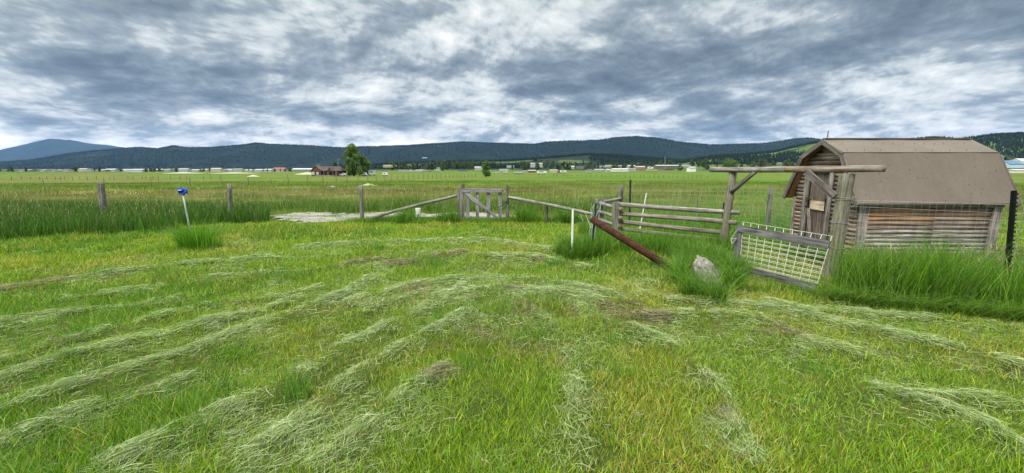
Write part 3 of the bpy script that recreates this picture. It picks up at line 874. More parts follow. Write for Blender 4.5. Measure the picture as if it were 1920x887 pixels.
def stake(name, label, px, pyb, pyt, pxt, r, mat, cat='stake', flange=False, Y=None, group=None):
    g = G(px, pyb) if Y is None else Vector((P(px, pyb, Y).x, Y, 0))
    t = P(pxt, pyt, g.y)
    b = MB()
    if flange:
        b.board((g.x, g.y, -.1), t, r * 2.2, r * .5, up=(1, 0, 0)); b.board((g.x, g.y - r * .9, -.1), t - Vector((0, r * .9, 0)), r * .5, r * 1.6, up=(1, 0, 0))
        for k in range(14):
            q = Vector((g.x, g.y, 0)).lerp(t, (k + 1) / 15) - Vector((0, r * 1.9, 0)); b.board(q, q + Vector((0, 0, .012)), r * 1.1, r * .5, up=(1, 0, 0))
    else: b.tube((g.x, g.y, -.1), t, r, r, 10, 4, .002)
    o = b.build(name, mat, origin=(g.x, g.y, 0)); tag(o, label, cat, group); return o, t
stake('marker_post', 'thin upright white plastic post standing in tall grass near the rusty pipe', 1072, 488, 393, 1074, .020, M['white'], 'post')
stake('steel_stake', 'green steel stake wrapped in wire under the upper end of the rusty pipe', 1107, 484, 381, 1118, .016, M['greensteel'], 'stake', True)
stake('steel_post', 'dark green steel post behind the grey rails, beside the leaning white rod', 1182, 385, 337, 1182, .022, M['greensteel'], 'post', True, Y=11.6)
stake('white_rod', 'white rod leaning in the paddock behind the grey rail fence', 1199, 405, 362, 1212, .014, M['white'], 'rod', Y=10.6)
stake('marker_stake', 'thin stake with a rusty red top behind the grey rails', 1307, 410, 374, 1308, .014, M['fence'], 'stake', Y=10.2)
stake('steel_post', 'black studded steel post wired to the rails beside the left gateway post', 1352, 440, 380, 1358, .018, M['blacksteel'], 'post', True, Y=8.35)

def blackpost():
    g = Vector((P(1884, 560, 5.2).x, 5.2, 0)); t = P(1900, 357, 5.2); b = MB()
    b.board((g.x, g.y, -.1), t, .052, .010, up=(1, 0, 0)); b.board((g.x, g.y - .022, -.1), t - Vector((0, .022, 0)), .010, .035, up=(1, 0, 0))
    for k in range(26):
        q = g.lerp(t, (k + 1) / 27) - Vector((0, .042, 0)); b.board(q, q + Vector((0, 0, .02)), .024, .012, up=(1, 0, 0))
    o = b.build('steel_post', M['blacksteel'], origin=g); tag(o, 'black steel post standing in tall grass at the right end of the wire fence', 'post')
    return g, t
bg_, bt_ = blackpost()

def wirefence(name, label, pts, z0, z1, dz, dx, r, mat, sag=.0):
    b = MB()
    for (a, c) in zip(pts[:-1], pts[1:]):
        a = Vector(a); c = Vector(c); L = (c - a).length; n = max(1, int(L / dx)); nz = int((z1 - z0) / dz)
        for j in range(nz + 1):
            z = z0 + dz * j
            b.tube(a + Vector((0, 0, z)), c + Vector((0, 0, z)), r, None, 4, 6, .004, bend=0)
        for i in range(n + 1):
            q = a.lerp(c, i / n); b.tube(q + Vector((0, 0, z0)), q + Vector((random.uniform(-.006, .006), 0, z0 + nz * dz)), r * .9, None, 4, 2, .002)
    o = b.build(name, mat, origin=pts[0]); tag(o, label, 'fence'); return o
xr = P(2010, 450, 5.0).x
wirefence('wire_fence', 'thin silver welded wire fence from the thick gatepost to the black post', [(4.93, 6.22, 0), (bg_.x + .08, 5.25, 0), (xr, 4.95, 0)], .10, 1.30, .10, .075, .0013, M['wire'])
for z in (1.255, .86): pass
g1 = P(1162, 390, 12.0); g2 = P(1441, 400, 11.0)
wirefence('wire_fence', 'pale green wire mesh fence behind the grey rails and the paddock', [(g1.x, 12.0, 0), (g2.x, 11.0, 0), (6.35, 9.6, 0)], .05, 1.22, .10, .075, .0022, M['greenwire'])
for (g, pt, pw, lab) in ((g1, 347, .075, 'square grey post behind the corner of the rail fence'), (g2, 351, .058, 'round grey post between the gateway and the shed')):
    t = P(960, pt, g.y).z; b = MB(); b.tube((g.x, g.y, -.1), (g.x + .01, g.y, t), pw, pw * .95, 10, 6, .004, (0, .85, 0))
    o = b.build('fence_post', M['fence'], origin=(g.x, g.y, 0), smooth=True); tag(o, lab, 'post')

# weedy dead stalks in the fence corner
def stalks():
    b = MB()
    for i in range(11):
        px = random.uniform(1126, 1142); p0 = P(px - 2, 425, 10.6); p0.z = 0; p1 = P(px + random.uniform(-4, 6), random.uniform(333, 375), 10.6)
        pm = p0.lerp(p1, .5) + Vector((random.uniform(-.05, .05), random.uniform(-.05, .05), 0))
        b.tube(p0, pm, .006, .004, 5, 3); b.tube(pm, p1, .004, .002, 5, 3)
        for k in range(4):
            q = pm.lerp(p1, random.random()); b.tube(q, q + Vector((random.uniform(-.08, .08), random.uniform(-.05, .05), random.uniform(.03, .12))), .002, .001, 4, 1)
    o = b.build('dead_stalks', M['fence'], origin=(2.15, 10.6, 0)); tag(o, 'bare dry weed stalks rising behind the fence corner', 'plant')
stalks()
# loops of loose wire at the corner
def loosewire():
    b = MB(); c = P(1118, 396, 8.4)
    for i in range(9):
        a = c + Vector((random.uniform(-.06, .1), random.uniform(-.05, .15), .16 + random.uniform(-.06, .04))); e = P(1109 + random.uniform(-6, 6), 418 + random.uniform(-5, 50), 7.8)
        pts = [a.lerp(e, t) + Vector((math.sin(t * 7 + i) * .03, 0, math.sin(t * 5 + i) * .02)) for t in np.linspace(0, 1, 9)]
        for p0, p1 in zip(pts[:-1], pts[1:]): b.tube(p0, p1, .0022, None, 4, 1)
    for (e0, e1) in (((1097, 398), (1108, 428)), ((1089, 402), (1093, 415))):
        b.tube(P(*e0, 8.2), P(*e1, 7.9), .003, None, 4, 2)
    o = b.build('wire_tangle', M['wire'], origin=(c.x, c.y, 0)); tag(o, 'tangle of loose silver wire hanging over the raised end of the rusty pipe', 'wire')
loosewire()

def rock():
    import bmesh
    bm = bmesh.new(); bmesh.ops.create_icosphere(bm, subdivisions=4, radius=1)
    r = random.Random(4)
    planes = [Vector((r.uniform(-1, 1), r.uniform(-1, 1), r.uniform(-.4, 1))).normalized() for _ in range(13)]
    cuts = [r.uniform(.62, .9) for _ in planes]
    for v in bm.verts:
        for p, c in zip(planes, cuts):
            d = v.co.dot(p)
            if d > c: v.co -= p * (d - c) * .92
        n = v.co.normalized()
        v.co += n * (float(fbm(np.array(n.x * 3 + 5), np.array(n.y * 3 + n.z * 2 + 8), .6, 4)) - .5) * .34
        sh = v.co.z
        v.co = Vector((v.co.x * .22 - sh * .15, v.co.y * .18 + sh * .06, v.co.z * .37))
    me = bpy.data.meshes.new('rock'); bm.to_mesh(me); bm.free(); me.materials.append(M['rock'])
    o = bpy.data.objects.new('rock', me); COL.objects.link(o)
    g = P(1326, 545, 5.75); o.location = (g.x + .06, 5.72, .09); tag(o, 'pale leaning lichen covered rock half hidden by tall grass', 'rock')
rock()

# ------------------------------------------------------------------ stake with blue webbing on the left
def bluestake():
    g = Vector((P(362, 452, 9.1).x, 9.1, 0)); t = P(343, 366, 9.1)
    b = MB(); b.tube((g.x, g.y, -.1), t, .018, .015, 10, 4, .001); o = b.build('metal_stake', M['galv'], origin=(g.x, g.y, 0), smooth=True)
    tag(o, 'pale metal stake leaning left out of a grass clump, topped with blue webbing', 'stake')
    b = MB(); c = P(342, 358, 9.1)
    def loop(cx_, cz, rx, rz, rr, a0=0, a1=2 * math.pi, yo=0, tl=0):
        k = 14; pts = [Vector((c.x + cx_ + rx * math.cos(a) + tl * math.sin(a), c.y + yo + .015 * math.sin(2 * a), c.z + cz + rz * math.sin(a))) for a in np.linspace(a0, a1, k)]
        for p0, p1 in zip(pts[:-1], pts[1:]): b.tube(p0, p1, rr, None, 7, 1)
    loop(-.01, .0, .085, .06, .017); loop(.015, -.01, .075, .055, .016, yo=-.03); loop(.0, -.02, .06, .04, .018, yo=.03)
    loop(.05, -.01, .05, .035, .02, yo=-.01, tl=.01); loop(-.03, -.035, .04, .03, .02)
    b.tube(c + Vector((-.05, -.06, .012)), c + Vector((.03, -.06, .02)), .012, .009, 6, 2, mi=1)
    b.tube(c + Vector((.06, 0, .0)), c + Vector((.115, -.01, -.055)), .022, .012, 8, 3, .003)
    b.tube(c + Vector((.0, 0, -.03)), c + Vector((.03, 0, -.09)), .025, .012, 8, 3)
    o = b.build('webbing_bundle', [M['blue'], M['white']], origin=tuple(c), smooth=True); tag(o, 'bright blue looped webbing bundle hung on the tip of the leaning stake', 'strap')
    b = MB(); b.board(c + Vector((-.035, -.05, .005)), c + Vector((.03, -.05, .012)), .02, .006)
bluestake()

# ------------------------------------------------------------------ middle gate and fence line
YG = 13.5
def midgate():
    root = empty('picket_gate', (P(905, 400, YG).x, YG, 0), 'old grey wooden gate with wide pickets and a diagonal board', 'gate')
    def v(px, pt, pb, w, name='picket', y=YG, m='greywood', br=1.9):
        a = P(px, pb, y); t = P(px, pt, y); a.z = max(.02, a.z); b = MB()
        b.board(a, t, w, .035, up=(1, 0, 0), col=(0, br, 0), rough=.004, seg=5); b.build(name, M[m], root)
    v(877, 360, 412, .11); v(895, 360, 412, .10); v(916, 360, 413, .12); v(938, 359, 414, .11)
    b = MB(); b.board(P(868, 357, YG - .05), P(941, 357.5, YG - .05), .12, .05, col=(0, 1.9, 0), rough=.005, seg=8); b.build('top_rail', M['greywood'], root)
    b = MB(); b.board(P(874, 362, YG - .04), P(936, 412, YG - .04), .10, .035, col=(0, 2.0, 0), rough=.004, seg=6); b.build('brace', M['greywood'], root)
    b = MB(); b.board(P(876, 411, YG + .03), P(940, 412, YG + .03), .08, .03, col=(0, 1.6, 0), rough=.003, seg=6); b.build('bottom_rail', M['greywood'], root)
    # wire latch
    b = MB(); pts = [P(934, 389, YG - .06), P(941, 386, YG - .09), P(947, 380, YG - .1), P(952, 376, YG - .09), P(953, 383, YG - .09), P(949, 378, YG - .1), P(940, 379, YG - .09)]
    for p0, p1 in zip(pts[:-1], pts[1:]): b.tube(p0, p1, .012, None, 6, 1)
    b.build('latch', M['blacksteel'], root)
midgate()
def gposts():
    for (px, pt, pb, r, lab, br) in ((862, 352, 418, .10, 'thick split grey gatepost holding the left side of the picket gate', .95), (868, 345, 415, .06, 'taller dark post just behind the split gatepost of the picket gate', .6), (951, 347, 414, .055, 'slim grey gatepost right of the picket gate, with dark wire latch', .9)):
        y = YG + (.12 if px == 868 else 0); a = P(px, pb, y); t = P(px, pt, y); b = MB()
        if px == 862:
            for k, dx in enumerate((-.055, .0, .05)): b.board((a.x + dx, y + .02 * (k % 2), -.1), (t.x + dx, y, t.z - .03 * k), .05, .09, up=(1, 0, 0), col=(0, br + .12 * k, 0), rough=.006, seg=6)
            for k, dx in enumerate((.10, .14)): b.board((a.x + dx, y - .03, -.1), (t.x + dx, y - .02, t.z - .05 - .03 * k), .028, .03, up=(1, 0, 0), col=(0, 1.2, 0), rough=.004, seg=5)
        else: b.tube((a.x, y, -.1), t, r, r * .9, 10, 6, .006, (0, br, 0))
        o = b.build('gatepost', M['fence'], origin=(a.x, y, 0)); tag(o, lab, 'post')
    # long slanting brace poles
    b = MB(); a = P(690, 408, YG); a.z = .05; b.tube(a, P(858, 366, YG), .058, .045, 10, 14, .012, (0, 1.15, 0), bend=-.03)
    o = b.build('brace_pole', M['fence'], origin=(a.x, YG, 0), smooth=True); tag(o, 'long grey pole slanting up from left post to the picket gate', 'pole')
    b = MB(); a = P(953, 369, YG); e = P(1112, 402, 12.0); b.tube(a, e, .050, .046, 10, 14, .012, (0, 1.15, 0))
    o = b.build('brace_pole', M['fence'], origin=(e.x, 12.0, 0), smooth=True); tag(o, 'long grey pole slanting down right from the picket gate', 'pole')
    q = P(1025, 381, 12.9); b = MB(); b.tube((q.x, 12.92, -.1), (q.x + .02, 12.92, q.z), .045, .04, 8, 4, .004, (0, .5, 0)); o = b.build('fence_post', M['fence'], origin=(q.x, 12.92, 0), smooth=True); tag(o, 'short dark post propping the long pole right of the picket gate', 'post')
    for (px, pxb, pt, r, lab) in ((188, 196, 344, .085, 'leaning square grey post behind the tall grass at far left'), (430, 431, 345, .065, 'upright grey post behind the tall grass, right of the blue topped stake'), (677, 679, 348, .062, 'grey round post at the foot of the long slanting pole')):
        Y = 13.6; g = Vector((P(pxb, 410, Y).x, Y, 0)); t = P(px, pt, Y); b = MB()
        if px == 188: b.board((g.x, Y, -.1), t, .15, .12, up=(1, 0, 0), col=(0, .8, 0), rough=.005, seg=6)
        else: b.tube((g.x, g.y, -.1), t, r, r * .93, 12, 7, .005, (0, .95, 0))
        o = b.build('fence_post', M['fence'], origin=g, smooth=(px != 188)); tag(o, lab, 'post')
    # slack wires between the left posts
    b = MB(); q1 = P(-60, 360, 13.6); q2 = P(196, 362, 13.6); q3 = P(430, 362, 13.6); q4 = P(678, 362, 13.6)
    for z in (1.02, .75, .45):
        for (a, e) in ((q1, q2), (q2, q3), (q3, q4)): b.tube((a.x, 13.52, z), (e.x, 13.52, z), .0016, None, 4, 8, .004, bend=.02)
    o = b.build('fence_wire', M['wire'], origin=(q1.x, 13.5, 0)); o.data.materials[0] = M['blacksteel']; tag(o, 'thin wires strung along the grey posts on the left', 'wire')
    # bucket
    g = P(784, 405, 14.6); b = MB(); b.tube((g.x, 14.6, .05), (g.x, 14.6, .30), .07, .09, 12, 3); b.tube((g.x, 14.6, .28), (g.x, 14.6, .305), .097, .097, 12, 1)
    o = b.build('bucket', M['white'], origin=(g.x, 14.6, 0), smooth=True); tag(o, 'small white bucket by the gravel path under the slanting pole', 'bucket')
gposts()

# ------------------------------------------------------------------ distant fence lines (one object per post)
def far_posts():
    b = MB(); b.tube((0, 0, -.1), (0.02, 0, 1.25), .075, .07, 8, 3, .004, (0, .75, 0)); o0 = b.build('fence_post', M['fence'], smooth=True)
    first = [True]
    def put(px, pb, h, label, group, jit=0):
        g = G(px, pb); o = o0 if first[0] else o0.copy()
        if not first[0]: COL.objects.link(o)
        first[0] = False
        o.location = (g.x, g.y, g.z); D = g.y; s = h / 1.25
        o.scale = (max(.6, D / 125), max(.6, D / 125), s); o.rotation_euler = (random.uniform(-.05, .05), random.uniform(-.05, .05), random.random() * 6)
        tag(o, label, 'post', group)
    NEAR = iter(['stubby post far left in the nearer far fence row', 'grey post in the meadow just behind the leaning square post', 'post halfway between leaning square post and blue topped stake', 'post in the meadow seen just right of the blue topped stake', 'short post in the meadow just left of the second grey post', 'post in the meadow just right of the second grey post', 'very short post in the meadow left of the ranch house'])
    for px, pb, h in [(82, 349, 1.0), (196, 350, 1.1), (285, 350, 1.1), (358, 349, 1.0), (417, 346, .7), (466, 348, 1.0), (509, 346, .8)]:
        put(px, pb, h, next(NEAR), 'posts of the nearer far fence row on the left')
    for px in [22, 40, 58, 75, 88, 104, 114, 121, 136, 150, 164, 181, 206, 214, 240, 250, 267, 273, 287, 297, 320, 338, 350, 382, 396, 414]:
        put(px, 336 + random.uniform(-1, 1.5), 1.2, 'tiny post of the farther fence row in front of the left town edge', 'posts of the farther fence row on the left')
    for i, px in enumerate([541, 577, 606, 631, 651, 672, 690, 706, 722, 734, 745, 756, 766, 776, 785, 794, 803, 811, 819, 827, 835, 843, 850, 857, 864, 871, 878, 885, 892]):
        pb = np.interp(px, [541, 606, 700, 760, 900], [345, 344, 341, 337, 331.5]); put(px, pb, 1.25, 'dark post in the fence running from the brown house to the small tree', 'posts of the fence in front of the brown house')
    for px in range(1010, 1330, 9):
        pb = np.interp(px, [1010, 1100, 1330], [329, 331, 335]); put(px + random.uniform(-2, 2), pb, 1.1, 'tiny post of the fence below the bright green far field', 'posts of the fence below the bright field')
far_posts()

ZONES = [(60, 'at the far left edge of the horizon'), (110, 'left of the leaning grey fence post'), (165, 'just left above the leaning grey fence post'), (215, 'above the leaning grey fence post'), (260, 'right of the leaning grey fence post'), (310, 'left of the blue topped stake'), (370, 'above the blue topped stake'), (415, 'right of the blue topped stake'), (460, 'above the second grey fence post'), (505, 'right of the second grey fence post'), (565, 'left of the ranch house'),
         (745, 'right of the white box trailer'), (775, 'above the middle of the slanting pole'), (815, 'at the left end of the wooded knoll'), (850, 'on the wooded knoll left of the picket gate'), (880, 'above the left side of the picket gate'), (905, 'just left of the lone small tree'), (935, 'just right of the lone small tree'), (965, 'right of the picket gate'), (995, 'above the short post of the long pole'), (1030, 'behind the red brown yard house'), (1060, 'behind the white campers'), (1090, 'above the thin white post'), (1120, 'above the raised end of the rusty pipe'), (1150, 'left of the shorter utility pole'), (1180, 'beside the shorter utility pole'), (1210, 'beside the crossarm utility pole'), (1235, 'left of the tall bare pole'), (1265, 'beside the tall bare pole'), (1295, 'left of the lone white cabin'), (1335, 'right of the lone white cabin'), (1380, 'above the left tip of the crossbeam'), (1430, 'above the left brace of the gateway'), (1480, 'above the middle of the crossbeam'), (1580, 'beside the shed gable'), (3000, 'above the blue barn')]
def zone(px):
    for lim, t in ZONES:
        if px < lim: return t
# ------------------------------------------------------------------ buildings, vehicles and poles in the distance
def wallmat(name, c): 
    if name not in M: M[name] = plain(name, c, .7, var=.06, scale=.6)
    return M[name]
def cm(c): return wallmat('paint_%03d_%03d_%03d' % tuple(int(x * 100) for x in c), c)
def house(name, label, px, D, w, d, h, rh, wc, rc, ry=0.0, cat='house', group=None, windows=0, zadd=0.0, pyb=None):
    x = (px - 960) / F / 1.0125 * D; z = float(base(x, D)) + zadd
    if pyb is not None: z = P(px, pyb, D).z
    root = empty(name, (x, D, z), label, cat, group); root.rotation_euler = (0, 0, ry)
    def L(v): return (x + v[0], D + v[1], z + v[2])
    b = MB(); hw, hd = w / 2, d / 2
    vs = [(-hw, -hd, 0), (hw, -hd, 0), (hw, hd, 0), (-hw, hd, 0), (-hw, -hd, h), (hw, -hd, h), (hw, hd, h), (-hw, hd, h), (-hw, 0, h + rh), (hw, 0, h + rh)]
    b.add([L(v) for v in vs], [[0, 1, 5, 4], [1, 2, 6, 9, 5], [2, 3, 7, 6], [3, 0, 4, 8, 7]]); b.build('wall', cm(wc), root)
    b = MB(); e = .04 * w; o = .3
    for s in (-1, 1):
        y0 = s * (hd + o); zz = h - o * rh / hd
        vs = [(-hw - o, y0, zz), (hw + o, y0, zz), (hw + o, 0, h + rh + .08), (-hw - o, 0, h + rh + .08), (-hw - o, y0, zz + .15), (hw + o, y0, zz + .15), (hw + o, 0, h + rh + .23), (-hw - o, 0, h + rh + .23)]
        b.add([L(v) for v in vs], [[0, 1, 2, 3], [4, 5, 6, 7], [0, 1, 5, 4], [1, 2, 6, 5], [3, 0, 4, 7], [2, 3, 7, 6]])
    b.build('roof', cm(tuple(v * .62 for v in rc)), root)
    for k in range(windows):
        xx = -hw + w * (k + .5) / windows; b = MB(); b.board(L((xx - .5, -hd - .03, h * .55)), L((xx + .5, -hd - .03, h * .55)), 1.1, .06); b.build('window', cm((.04, .045, .05)), root)
    return root
# brown ranch house
def ranch():
    D = 225; x0 = (611 - 960) / F / 1.0125 * D; z = P(611, 330, D).z
    root = empty('ranch_house', (x0, D, z), 'long brown ranch house with two front gables and dark porch', 'house')
    def L(px, zz, y): return Vector(((px - 960) / F / 1.0125 * D, D + y, z + zz))
    b = MB(); a = L(587, 0, 0); c = L(637, 0, 9)
    vs = [(a.x, a.y, z), (c.x, a.y, z), (c.x, c.y, z), (a.x, c.y, z)]; vs += [(v[0], v[1], z + 2.7) for v in vs]
    b.add(vs, [[0, 1, 5, 4], [1, 2, 6, 5], [2, 3, 7, 6], [3, 0, 4, 7], [4, 5, 6, 7]]); b.build('wall', cm((.055, .04, .032)), root)
    def hiproof(ax, cx_, y0, y1, z0, z1, inset, name):
        vs = [(ax, D + y0, z + z0), (cx_, D + y0, z + z0), (cx_, D + y1, z + z0), (ax, D + y1, z + z0), (ax + inset, D + (y0 + y1) / 2, z + z1), (cx_ - inset, D + (y0 + y1) / 2, z + z1)]
        b = MB(); b.add(vs, [[0, 1, 5, 4], [1, 2, 5], [2, 3, 4, 5], [3, 0, 4], [3, 2, 1, 0]]); return b.build(name, cm((.062, .042, .038)), root)
    hiproof(a.x - .3, c.x + 1.2, -.6, 9.6, 2.65, 5.0, 2.6, 'roof')
    for (p0, p1, zt, zb, nm) in ((586, 605, 4.9, 2.6, 'front_gable'), (617, 625, 4.0, 2.4, 'porch_gable')):
        q0 = L(p0, 0, -2.2); q1 = L(p1, 0, -2.2); m_ = (q0.x + q1.x) / 2; b = MB()
        b.add([(q0.x, D - 2.0, z + zb), (q1.x, D - 2.0, z + zb), (m_, D - 2.0, z + zt)], [[0, 1, 2]]); gb = b.build(nm, cm((.13, .055, .032)), root)
        b = MB()
        for (s0, s1) in (((q0.x - .3, zb - .1), (m_, zt + .15)), ((m_, zt + .15), (q1.x + .3, zb - .1))):
            vs = [(s0[0], D - 2.3, z + s0[1]), (s1[0], D - 2.3, z + s1[1]), (s1[0], D + 3, z + s1[1]), (s0[0], D + 3, z + s0[1])]; vs += [(v[0], v[1], v[2] + .3) for v in vs]
            b.add(vs, [[0, 1, 2, 3], [4, 5, 6, 7], [0, 1, 5, 4], [1, 2, 6, 5], [2, 3, 7, 6], [3, 0, 4, 7]])
        b.build('gable_roof', cm((.11, .075, .065)), gb)
        if nm == 'front_gable':
            b = MB(); vs = [(q0.x + .2, D - 1.9, z), (q1.x - .2, D - 1.9, z), (q1.x - .2, D + .1, z), (q0.x + .2, D + .1, z)]; vs += [(v[0], v[1], z + zb) for v in vs]
            b.add(vs, [[0, 1, 5, 4], [1, 2, 6, 5], [3, 0, 4, 7]]); b.build('wing_wall', cm((.065, .055, .05)), root)
    for px, w, hh in ((590, 1.3, 1.5), (598, 1.1, 1.3)):
        q = L(px, 1.4, -2.0); b = MB(); b.board(q - Vector((w / 2, 0, 0)), q + Vector((w / 2, 0, 0)), hh, .1); b.build('window', cm((.45, .47, .47)), root)
    for px in (608, 616, 625, 631):
        q = L(px, 0, -.9); b = MB(); b.board(q, q + Vector((0, 0, 2.5)), .25, .25, up=(1, 0, 0)); b.build('porch_post', cm((.32, .26, .22)), root)
    b = MB(); q = L(600, .1, -5); b.board(q, L(632, .1, -5), .5, 3); b.build('patio', cm((.32, .22, .17)), root)
ranch()
WH = (.36, .37, .37); GR = (.20, .21, .22); BR = (.16, .10, .08); DK = (.07, .07, .075); BE = (.42, .38, .31)
# left edge of town
hl = [(45, 2.2, 10, WH, GR), (58, 2.6, 12, GR, (.4, .4, .4)), (86, 2.2, 8, WH, WH), (98, 3, 12, (.5, .52, .53), GR), (117, 2.6, 14, GR, WH), (128, 2.6, 8, BE, GR), (148, 2.6, 9, GR, DK), (158, 3.6, 12, BE, (.45, .46, .44)), (170, 3, 8, WH, GR), (182, 2.6, 7, WH, GR), (196, 2.2, 9, GR, (.5, .5, .5)),
      (210, 3.6, 18, WH, (.55, .57, .6)), (240, 4, 22, (.5, .53, .57), (.48, .52, .57)), (261, 3.6, 20, (.42, .47, .53), (.5, .54, .6)), (284, 3.2, 12, BE, (.5, .5, .47)), (301, 3, 14, GR, (.52, .53, .55)), (317, 3, 10, (.3, .31, .3), WH), (330, 3.6, 16, BE, (.5, .5, .48)), (346, 4, 16, (.38, .39, .42), (.42, .42, .46)), (367, 3, 13, WH, (.5, .52, .5)), (386, 3.4, 14, BE, (.5, .52, .5)), (407, 3.8, 15, (.45, .40, .38), (.55, .5, .46)), (420, 3, 8, WH, WH),
      (433, 3.8, 18, (.45, .46, .5), (.5, .5, .54)), (447, 3.2, 14, (.36, .40, .36), (.30, .34, .30)), (467, 3, 14, WH, (.6, .6, .62)), (488, 3, 16, WH, (.6, .62, .65)), (505, 3, 14, WH, (.55, .57, .58)), (518, 3.4, 12, (.5, .5, .5), (.6, .6, .6))]
tones = {True: 'pale', False: 'grey'}
for i, (px, h, w, wc, rc) in enumerate(hl):
    D = 640 + 70 * math.sin(i * 2.3)
    house('town_house', '%s low %s building %s' % ('long' if w > 13 else 'short', 'pale' if wc[0] > .4 else 'grey', zone(px)), px, D, w * .8, 9, h * .85, h * .38, wc, rc, random.uniform(-.2, .2), 'house', 'low %s houses along the left horizon' % ('pale' if wc[0] > .4 else 'grey'), pyb=322.5 + random.uniform(-1, .8))
house('red_roof_house', 'house with faded red roof at the right end of the left town strip', 525, 640, 17, 10, 3, 3, WH, (.42, .15, .12), 0, 'house', pyb=322)
house('long_barn', 'long low white roofed barn just left of the brown ranch house', 570, 420, 19, 10, 2.4, 1.0, (.22, .23, .22), (.70, .72, .74), 0, 'barn', pyb=322.5)
# middle town
hm = [(728, 314, 420, 3.0, 10, (.40, .38, .30), (.42, .40, .33)), (747, 314, 700, 3, 9, WH, GR), (756, 322, 480, 2.2, 11, WH, WH), (780, 322, 560, 2.4, 18, WH, (.6, .6, .6)), (800, 322, 560, 2.2, 9, GR, WH), (822, 320, 600, 4, 10, (.4, .42, .43), GR), (898, 319, 560, 4.5, 10, WH, (.5, .5, .5)), (868, 322, 640, 2.4, 12, GR, DK),
      (945, 321, 420, 2.6, 11, (.5, .48, .45), WH), (957, 315, 650, 3, 9, WH, WH), (1006, 314, 700, 6, 15, WH, WH), (984, 324, 330, 2.4, 7, (.45, .42, .38), WH), (997, 324, 320, 3.4, 9, (.24, .08, .06), (.45, .42, .4)), (972, 326, 300, 2, 10, (.28, .33, .3), (.36, .42, .38)), (1038, 323, 330, 3.2, 9, (.5, .47, .3), (.5, .48, .4)), (1050, 324, 340, 2.6, 10, (.2, .11, .09), (.16, .1, .09)),
      (1068, 317, 560, 4, 11, WH, (.55, .57, .6)), (1090, 316, 640, 3, 13, GR, DK), (1104, 322, 480, 2.6, 7, WH, GR), (1123, 321, 480, 2.6, 12, WH, (.6, .6, .6)), (1143, 322, 470, 3.4, 10, WH, (.65, .66, .66)), (1163, 322, 450, 4.2, 22, (.6, .6, .58), (.72, .74, .74)), (1184, 321, 450, 3.4, 9, WH, WH), (1128, 315, 620, 2.6, 12, GR, WH), (1145, 314, 650, 3, 14, BE, WH), (1165, 315, 650, 3.2, 14, GR, WH), (1183, 315, 640, 3.6, 9, WH, (.55, .58, .6)),
      (1199, 318, 520, 4.4, 12, (.35, .16, .11), (.5, .5, .52)), (1212, 318, 560, 3.6, 10, (.45, .5, .55), (.5, .55, .6)), (1222, 320, 480, 3.0, 12, BE, (.42, .4, .36)), (1230, 319, 520, 4, 14, (.25, .18, .14), (.5, .45, .38)), (1271, 315, 520, 3.4, 8, WH, (.6, .62, .65)), (1285, 314, 560, 3, 10, WH, WH)]
for i, (px, pb, D, h, w, wc, rc) in enumerate(hm):
    tone = 'white' if wc[0] > .55 else ('red brown' if wc[0] > wc[2] * 1.7 else 'grey')
    house('town_house', '%s %s building %s %s' % ('long' if w > 11 else 'small', tone, 'high in the trees' if pb < 318 else 'at the field edge', zone(px)), px, D, w * D / 600 * 1.1, 8, h * D / 600 * .75, h * .3 * D / 600, wc, rc, random.uniform(-.15, .15), 'house', '%s buildings in the central far town' % tone, pyb=pb)
house('open_shed', 'long flat white roofed open shed at the edge of the bright green field', 1247, 420, 20, 9, 3.2, .5, (.14, .12, .11), (.72, .73, .74), 0, 'shed', pyb=317)
house('white_cabin', 'lone small white cabin at the far field edge left of the crossbeam', 1296, 300, 4.2, 5, 2.6, .8, (.74, .74, .72), (.45, .46, .5), .1, 'cabin', pyb=322)
house('blue_barn', 'blue roofed metal barn seen beyond the right end of the shed', 1889, 330, 10.5, 12, 2.8, 2.6, (.48, .62, .74), (.13, .26, .45), 0, 'barn', pyb=315)
house('white_barn', 'white roofed barn at the right picture edge behind the blue barn', 1915, 420, 15, 12, 3.2, 2.6, (.60, .66, .74), (.75, .77, .8), 0, 'barn', pyb=309)
house('long_shed', 'long low cream shed in front of the blue barn at the right', 1920, 250, 18, 6, 1.6, .5, (.66, .66, .6), (.72, .72, .67), 0, 'shed', pyb=324.5)
for px, py, lab in ((1148, 279, 'x'),): pass
for px, py, D, w, lab in ((1876, 277, 1750, 22, 'pale house on the dark slope above the shed roof end'), (1460, 307, 1300, 13, 'white house among trees on the hillside above the crossbeam'), (1490, 310, 1250, 12, 'white house on the hillside nearest the shed gable'),
                          (797, 297, 3900, 42, 'long white building high on the dark forested slope'), (833, 302, 3850, 30, 'small pale house on the dark slope left of the small tree'), (1082, 305, 2000, 12, 'tiny white house at the edge of the central foothill woods'), (757, 310, 1500, 14, 'pale house at the forest foot behind the white trailers')):
    house('hill_house', lab, px, D, w, w * .5, w * .12, w * .10, (.3, .32, .32), (.4, .4, .4), 0, 'house', pyb=py)

